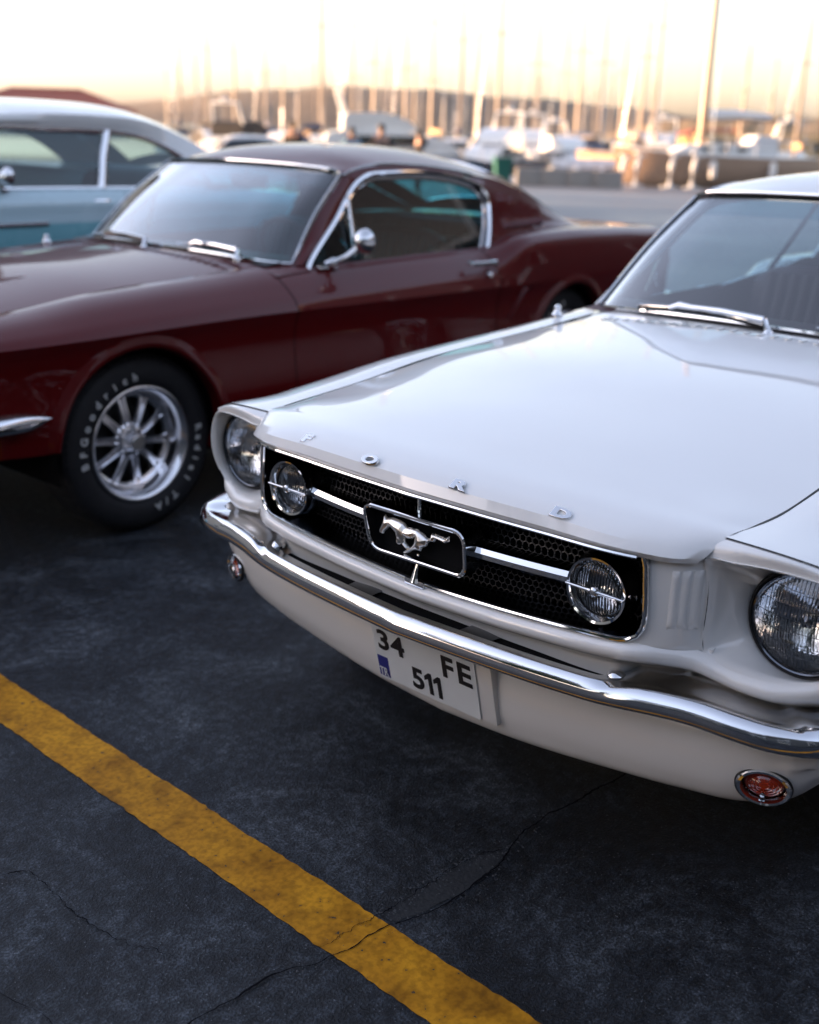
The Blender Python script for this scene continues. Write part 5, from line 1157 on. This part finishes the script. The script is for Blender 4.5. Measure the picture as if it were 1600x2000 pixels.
for px, D, Ln, H, hd, hm, cv, lb in spec: boat('sailing_yacht', lb, px, D, Ln, hd, hm, Y, mast=H, cover=cv)
# the outer pontoons: many small yachts, masts against the hill
rr_ = np.random.default_rng(17)
for k in range(34):
    px = 320+k*29+rr_.uniform(-9, 9); boat('sailing_yacht', 'small distant yacht on the outer pontoons below the hill', px, rr_.uniform(140, 230), 9, 90+rr_.uniform(-25, 25), (hull_white, hull_white, hull_cream, hull_navy)[k % 4], Y, mast=rr_.uniform(7, 12.5), cover=(canvas_navy, canvas_tan, canvas_black)[k % 3], far=True)

# people standing on the apron behind the cars
skin = mat('skin', (.35,.20,.14), .55, var=.08); hair = mat('dark_hair', (.012,.009,.008), .6, var=.3)
def person(label, px, D, face, top, legs, h=1.74, arm=.0):
    p = spot(px, D); root = thing('person', label, 'person', p, face); s = h/1.74
    J = [(0,0,.93),(0,0,1.15),(0,0,1.38),(0,0,1.50),(.01,0,1.60),(.01,0,1.70), (0,.09,.88),(0,.10,.48),(-.02,.11,.08),(.13,.12,.03), (0,-.09,.88),(0,-.10,.48),(-.02,-.11,.08),(.13,-.12,.03), (0,.19,1.40),(-.02,.25+arm,1.12),(.10+arm*.6,.23,.90),(.16+arm*.6,.22,.83), (0,-.19,1.40),(-.02,-.25-arm,1.12),(.10,-.23,.90),(.16,-.22,.83)]
    Rd = [.135,.125,.14,.058,.085,.075,.09,.065,.045,.035,.09,.065,.045,.035,.06,.045,.035,.03,.06,.045,.035,.03]
    E = [(0,1),(1,2),(2,3),(3,4),(4,5),(0,6),(6,7),(7,8),(8,9),(0,10),(10,11),(11,12),(12,13),(2,14),(14,15),(15,16),(16,17),(2,18),(18,19),(19,20),(20,21)]
    def grow(name, idx, m, rad, par):
        ids = sorted(set(i for e in idx for i in e)); mp = {v: k for k, v in enumerate(ids)}
        me = bpy.data.meshes.new(name); me.from_pydata([tuple(s*c for c in J[i]) for i in ids], [(mp[a], mp[b]) for a, b in idx], [])
        o = bpy.data.objects.new(name, me); COL.objects.link(o); o.parent = par; me.materials.append(m)
        md = o.modifiers.new('skin', 'SKIN'); md.use_smooth_shade = True
        for v, i in zip(me.skin_vertices[0].data, ids): v.radius = (s*Rd[i]*rad, s*Rd[i]*rad); v.use_root = False
        me.skin_vertices[0].data[0].use_root = True; sb = o.modifiers.new('smooth', 'SUBSURF'); sb.levels = sb.render_levels = 2; return o
    body = grow('body', E, skin, 1.0, root)
    grow('shirt', [(0,1),(1,2),(2,14),(14,15),(2,18),(18,19)], top, 1.10, root); grow('trousers', [(0,6),(6,7),(7,8),(0,10),(10,11),(11,12)], legs, 1.10, root)
    m = MB().lathe([(.001,.115),(.05,.105),(.088,.065),(.098,.01),(.090,-.03),(.06,-.05)], 24, 'z', (-.012*s,0,1.655*s)); part('hair', m, hair, root)
    m = MB(); m.lathe([(.001,.03),(.014,.012),(.018,-.012),(.004,-.02)], 10, 'z', (.098*s,0,1.625*s)); part('nose', m, skin, root)
    return root
navy_cloth = mat('dark_cloth', (.012,.013,.018), .9, var=.3); blue_cloth = mat('light_blue_cloth', (.16,.36,.50), .9, var=.2); denim = mat('denim', (.03,.05,.09), .9, var=.3); grey_cloth = mat('charcoal_print_cloth', (.03,.03,.035), .9, var=.8, vscale=9)
person('person in a dark jacket seen above the left of the red car roof', 572, 30, HEAD+R(70), navy_cloth, navy_cloth, 1.76)
person('person in a light blue top looking towards the boats', 688, 33, HEAD+R(110), blue_cloth, denim, 1.70)
person('person in a charcoal printed shirt facing the cars', 746, 29, HEAD-R(80), grey_cloth, denim, 1.72, .03)
person('person in black with dark trousers standing at the right of the group', 820, 32, HEAD+R(20), navy_cloth, navy_cloth, 1.66)

# quay furniture
def box_thing(nm, label, cat, px, D, size, m, head=0., z=None, bev=.03, group=None):
    mb = MB(); mb.box((0,0,size[2]/2), size, bev=bev); o = part(nm, mb, m, None); o.location = spot(px, D, z); o.rotation_euler = (0,0,HEAD+R(head)); tag(o, label, cat, group); return o
def wheelie_bin():
    b = thing('wheelie_bin', 'green wheeled rubbish bin in front of the low concrete wall', 'bin', spot(986, 40.5), HEAD-R(85))
    g = mat('green_plastic', (.008,.10,.075), .5, var=.15)
    G = np.array([[(-w,-w*.9,z),(w,-w*.9,z),(w,w*.9,z),(-w,w*.9,z)] for w, z in ((.24,.08),(.31,.88),(.33,.90),(.33,.94))]); part('bin_body', MB().grid(G, cv=True), g, b, 20)
    m = MB(); m.box((0,0,.965), (.70,.64,.06), bev=.025); part('lid', m, g, b); m = MB(); m.tube([(-.38,-.25,.93),(-.38,.25,.93)], .02, 8); part('handle', m, g, b)
    for s in (1, -1): part('wheel', MB().lathe([(.001,-.03),(.10,-.03),(.10,.03),(.001,.03)], 20, 'y', (-.20, s*.30, .10)), rubber, b)
wheelie_bin()
for k, px in enumerate((1040,1092,1144,1196)):
    box_thing('concrete_barrier', ['concrete barrier block next to the green bin','second concrete barrier block from the green bin','third concrete barrier block from the green bin','concrete barrier block at the right end, next to the white poles'][k], 'barrier', px, 43, (.99,.55,.62), concrete, -1, bev=.05, group='concrete barrier blocks along the quay')
def post(px, D, h, label):
    t = thing('boat_stand', label, 'boat stand', spot(px, D), HEAD, 'white stands under the wooden masted yacht')
    part('base_plate', MB().box((0,0,.03), (.6,.5,.06), bev=.01), bolt_white, t); m = MB(); m.tube([(0,0,.05),(.0,0,h*.6),(.10,.05,h)], [.11,.10,.08], 10); part('upright', m, bolt_white, t); m = MB(); m.box((.12,.06,h+.03), (.42,.34,.08), Matrix.Rotation(.3, 3, 'Y'), .02); part('pad', m, bolt_white, t)
for px, h, lb in ((1222,1.05,'white stand at the end of the concrete barrier row'),(1250,1.15,'second white boat stand from the concrete barriers'),(1318,1.2,'white boat stand under the middle of the wooden masted yacht'),(1362,1.2,'white boat stand under the bow of the wooden masted yacht')): post(px, 45.5, h, lb)

def small_car(label, px, D, head, m, z=0., roof=1.42):
    t = thing('parked_car', label, 'car', spot(px, D), HEAD+R(head)); k = roof/1.45
    P = [(-2.1,.45),(-2.15,.75),(-2.05,.98),(-1.55,1.05),(-1.05,1.40),(-.3,1.45),(.25,1.40),(.95,1.0),(1.75,.88),(2.1,.70),(2.15,.42)]
    rows = []
    for q in np.linspace(-1, 1, 15):
        f = 1-abs(q)**6*.10; rows.append([(x, q*(.86-.20*max(0, (z_-.95))/.5), .25+(z_*k-.25)*f) for x, z_ in P])
    Gc = loft(rows, 30, 60); mb = MB().grid(Gc)
    for j in (0, -1): mb.disc(np.vstack([Gc[j], [(2.0, Gc[j][0, 1], .25), (-2.0, Gc[j][0, 1], .25)]]))
    part('car_body', mb, m, t, 40)
    for s in (1, -1): part('side_window', MB().disc([(x, s*(.86-.20*(z_-.95)/.5)*1.006, z_*k-.045*k) for x, z_ in ((-1.40,1.06),(-1.0,1.38),(-.3,1.42),(.2,1.38),(.75,1.07))]), tinted, t)
    part('windscreen', MB().grid(np.array([[(x+.012, q*.64, z_*k+.012) for q in np.linspace(-1, 1, 5)] for x, z_ in ((.33,1.345),(.85,1.06))])), tinted, t); part('rear_window', MB().grid(np.array([[(x-.012, q*.62, z_*k+.012) for q in np.linspace(-1, 1, 5)] for x, z_ in ((-1.15,1.335),(-1.48,1.10))])), tinted, t)
    for x in (-1.3,1.3):
        for s in (1, -1): part('wheel', MB().lathe([(.001,-.1),(.31,-.1),(.32,0),(.31,.1),(.001,.1)], 28, 'y', (x, s*.80, .32)), rubber, t)
    return t
small_car('white modern hatchback parked behind the red fastback roof', 515, 34, 12, hull_white, roof=1.43)

# red roofed house on the left and the boat sheds
plaster = mat('warm_plaster', (.42,.36,.30), .85, var=.15, vscale=2); roof_tile = mat('clay_roof_tile', (.27,.075,.045), .75, var=.3, vscale=3)
def house(label, px, D, L_, Wd, eave, ridge_h, hip, head, z=None, wall_m=plaster, roof_m=roof_tile, nm='harbour_house'):
    t = thing(nm, label, 'building', spot(px, D, z), HEAD+R(head)); a, b = L_/2, Wd/2
    m = MB(); m.add([(x, y, z_) for z_ in (0, eave) for x, y in ((-a,-b),(a,-b),(a,b),(-a,b))], [(0,1,5,4),(1,2,6,5),(2,3,7,6),(3,0,4,7)]); part('wall', m, wall_m, t)
    e = .5; h = hip*b; rf = [(-a-e,-b-e,eave-.1),(a+e,-b-e,eave-.1),(a+e,b+e,eave-.1),(-a-e,b+e,eave-.1),(-a-e+h,0,ridge_h),(a+e-h,0,ridge_h)]
    m = MB(); V = rf+[(x, y, z_-.18) for x, y, z_ in rf[:4]]; m.add(V, [(0,1,5,4),(2,3,4,5),(1,2,5),(3,0,4),(0,6,7,1),(1,7,8,2),(2,8,9,3),(3,9,6,0),(9,8,7,6)]); r = part('roof', m, roof_m, t, 10)
    m = MB(); m.tube([rf[4], rf[5]], .16, 8); [m.tube([rf[4], rf[k]], .12, 8) for k in (0, 3)]; [m.tube([rf[5], rf[k]], .12, 8) for k in (1, 2)]; part('ridge_tiles', m, roof_m, r)
    n = int(L_//3)
    for k in range(n):
        for s in (1, -1):
            x = -a+1.5+k*(L_-3)/max(1, n-1); w = part('window', MB().box((x, s*(b+.03), eave*.55), (1.1,.10,1.2), bev=.02), bolt_white, t); part('pane', MB().box((x, s*(b+.085), eave*.55), (.9,.02,1.0)), tinted, w)
    m = MB(); m.box((a*.4, -b-.03, 1.05), (1.0,.08,2.1), bev=.02); part('door', m, teak, t); return t
house('harbour building with red tiled hip roof showing over the turquoise car', 93, 120, 14.4, 9, 2.6, 4.3, .97, 4, z=-.5)
ochre = mat('ochre_shed_wall', (.30,.19,.07), .85, var=.25, vscale=.8); grey_roof = mat('grey_sheet_roof', (.16,.16,.17), .6, var=.2, vscale=.5)
house('long ochre boat shed on the far quay behind the wooden mast', 1560, 190, 30, 9, 2.4, 3.0, .1, 0, z=-1.2, wall_m=ochre, roof_m=ochre, nm='boat_shed')
house('low tan store house on the far quay between two masts', 1395, 200, 10, 7, 2.8, 3.6, .8, 0, z=-1.2, wall_m=ochre, roof_m=roof_tile, nm='boat_shed')
def sun_block_building():  # unseen block, added to keep the low sun off the parked cars
    t = thing('sun_block_building', 'unseen plastered building added left of the parked cars to block the low sun', 'building', (13,-27,0), 0)
    m = MB(); m.box((0,0,4.15), (44,12,8.3)); part('wall', m, plaster, t); m = MB(); m.box((0,0,8.45), (44.8,12.8,.3), bev=.03); part('roof', m, grey_roof, t)
    for k in range(7):
        for zw in (3.2,6.2): x = -18+k*6; w = part('window', MB().box((x,6.04,zw), (2.2,.12,1.5), bev=.02), bolt_white, t); part('pane', MB().box((x,6.11,zw), (1.9,.02,1.2)), tinted, w)
    for x in (-15,3): d = part('door', MB().box((x,6.05,1.4), (3.2,.14,2.8), bev=.02), canvas_navy, t); part('handle', MB().box((x+1.2,6.15,1.2), (.05,.08,.3), bev=.01), steel, d)
sun_block_building()

# ------------------------------------------------------------------ unseen dark building added to shade the car park and darken the cars' reflections
def unseen_dark_hall():
    t = thing('unseen_dark_hall', 'unseen dark clad building added round the car park corner to shade and darken the cars', 'building', (float(C0[0]), float(C0[1]), 0), HEAD)
    clad = mat('slate_cladding', (.045,.052,.058), .6, var=.35, vscale=1.5)
    # local frame: X to the right of the view, Y forward
    for x0, x1, y0, y1, h in ((-8,9,-14,-6.5,5.6),(9,16,-14,16,6.6)):
        w, d_ = x1-x0, y1-y0; part('wall', MB().box(((x0+x1)/2, (y0+y1)/2, h/2), (w, d_, h)), clad, t); part('roof', MB().box(((x0+x1)/2+.0, (y0+y1)/2, h+.12+.05*(x0 > 0)), (w+.6, d_+.6, .24), bev=.03), grey_roof, t)
    for k in range(5):
        for z in (1.8,4.0):
            x = -7+k*3.5; w = part('window', MB().box((x,-6.46,z), (1.5,.10,1.3), bev=.02), bolt_white, t); part('pane', MB().box((x,-6.40,z), (1.3,.02,1.1)), tinted, w)
    for k in range(6):
        for z in (1.8,4.6):
            y = -3+k*3.5; w = part('window', MB().box((8.96,y,z), (.10,1.5,1.6), bev=.02), bolt_white, t); part('pane', MB().box((8.90,y,z), (.02,1.3,1.4)), tinted, w)
unseen_dark_hall()
# ------------------------------------------------------------------ unseen trees added as dark foliage for the cars to mirror
leaf_m = mat('dark_leaves', (.030,.055,.030), .6, var=.5, vscale=2); bark = mat('bark', (.09,.065,.045), .9, var=.4, vscale=6, bump=.5, bscale=20)
def added_tree(label, x, y, H, Rr, seed, n=5200):
    r = np.random.default_rng(seed); t = thing('unseen_tree', label, 'tree', (x,y,0), r.uniform(0, 6), 'unseen trees added round the car park')
    m = MB(); m.tube([(0,0,-.1),(.05,.02,H*.2),(.0,.08,H*.42),(.1,0,H*.8)], [.30,.22,.17,.05], 10)
    for k in range(7):
        a = k*.9+r.uniform(0, .5); z = H*(.3+.06*k); m.tube([(0,.05,z),(math.cos(a)*Rr*.35, math.sin(a)*Rr*.35, z+H*.10),(math.cos(a)*Rr*.8, math.sin(a)*Rr*.8, z+H*.16)], [.10,.07,.02], 7)
    part('trunk', m, bark, t)
    cl = r.normal(0, 1, (46, 3)); cl /= np.linalg.norm(cl, axis=1)[:, None]; cl = cl*r.uniform(.45, 1, (46, 1))*A(Rr, Rr, H*.40)+A(0, 0, H*.56)
    c = cl[r.integers(0, 46, n)]+r.normal(0, 1, (n, 3))*Rr*.17; s = r.uniform(.18, .38, n)
    u = r.normal(0, 1, (n, 3)); u /= np.linalg.norm(u, axis=1)[:, None]; w = np.cross(u, r.normal(0, 1, (n, 3))); w /= np.linalg.norm(w, axis=1)[:, None]
    V = np.stack([c-u*s[:, None], c+w*s[:, None]*.5, c+u*s[:, None], c-w*s[:, None]*.5], 1).reshape(-1, 3)
    o = part('crown', MB().add(V, [(4*i, 4*i+1, 4*i+2, 4*i+3) for i in range(n)]), leaf_m, t, 180)
TREES = ((-7,-15,9.5,3.4,'unseen leafy tree added between the sun blocking building and the dark hall'),(20,21,9,3.4,'unseen leafy tree added past the end of the dark hall'),(27,24,8.5,3.3,'unseen leafy tree added as one of the far pair, nearest the quay'))
for k, (d, l, H, Rr, lb) in enumerate(TREES):
    x, y = C0[:2]+FWD*d+RGT*l; added_tree(lb, x, y, H, Rr, 40+k)
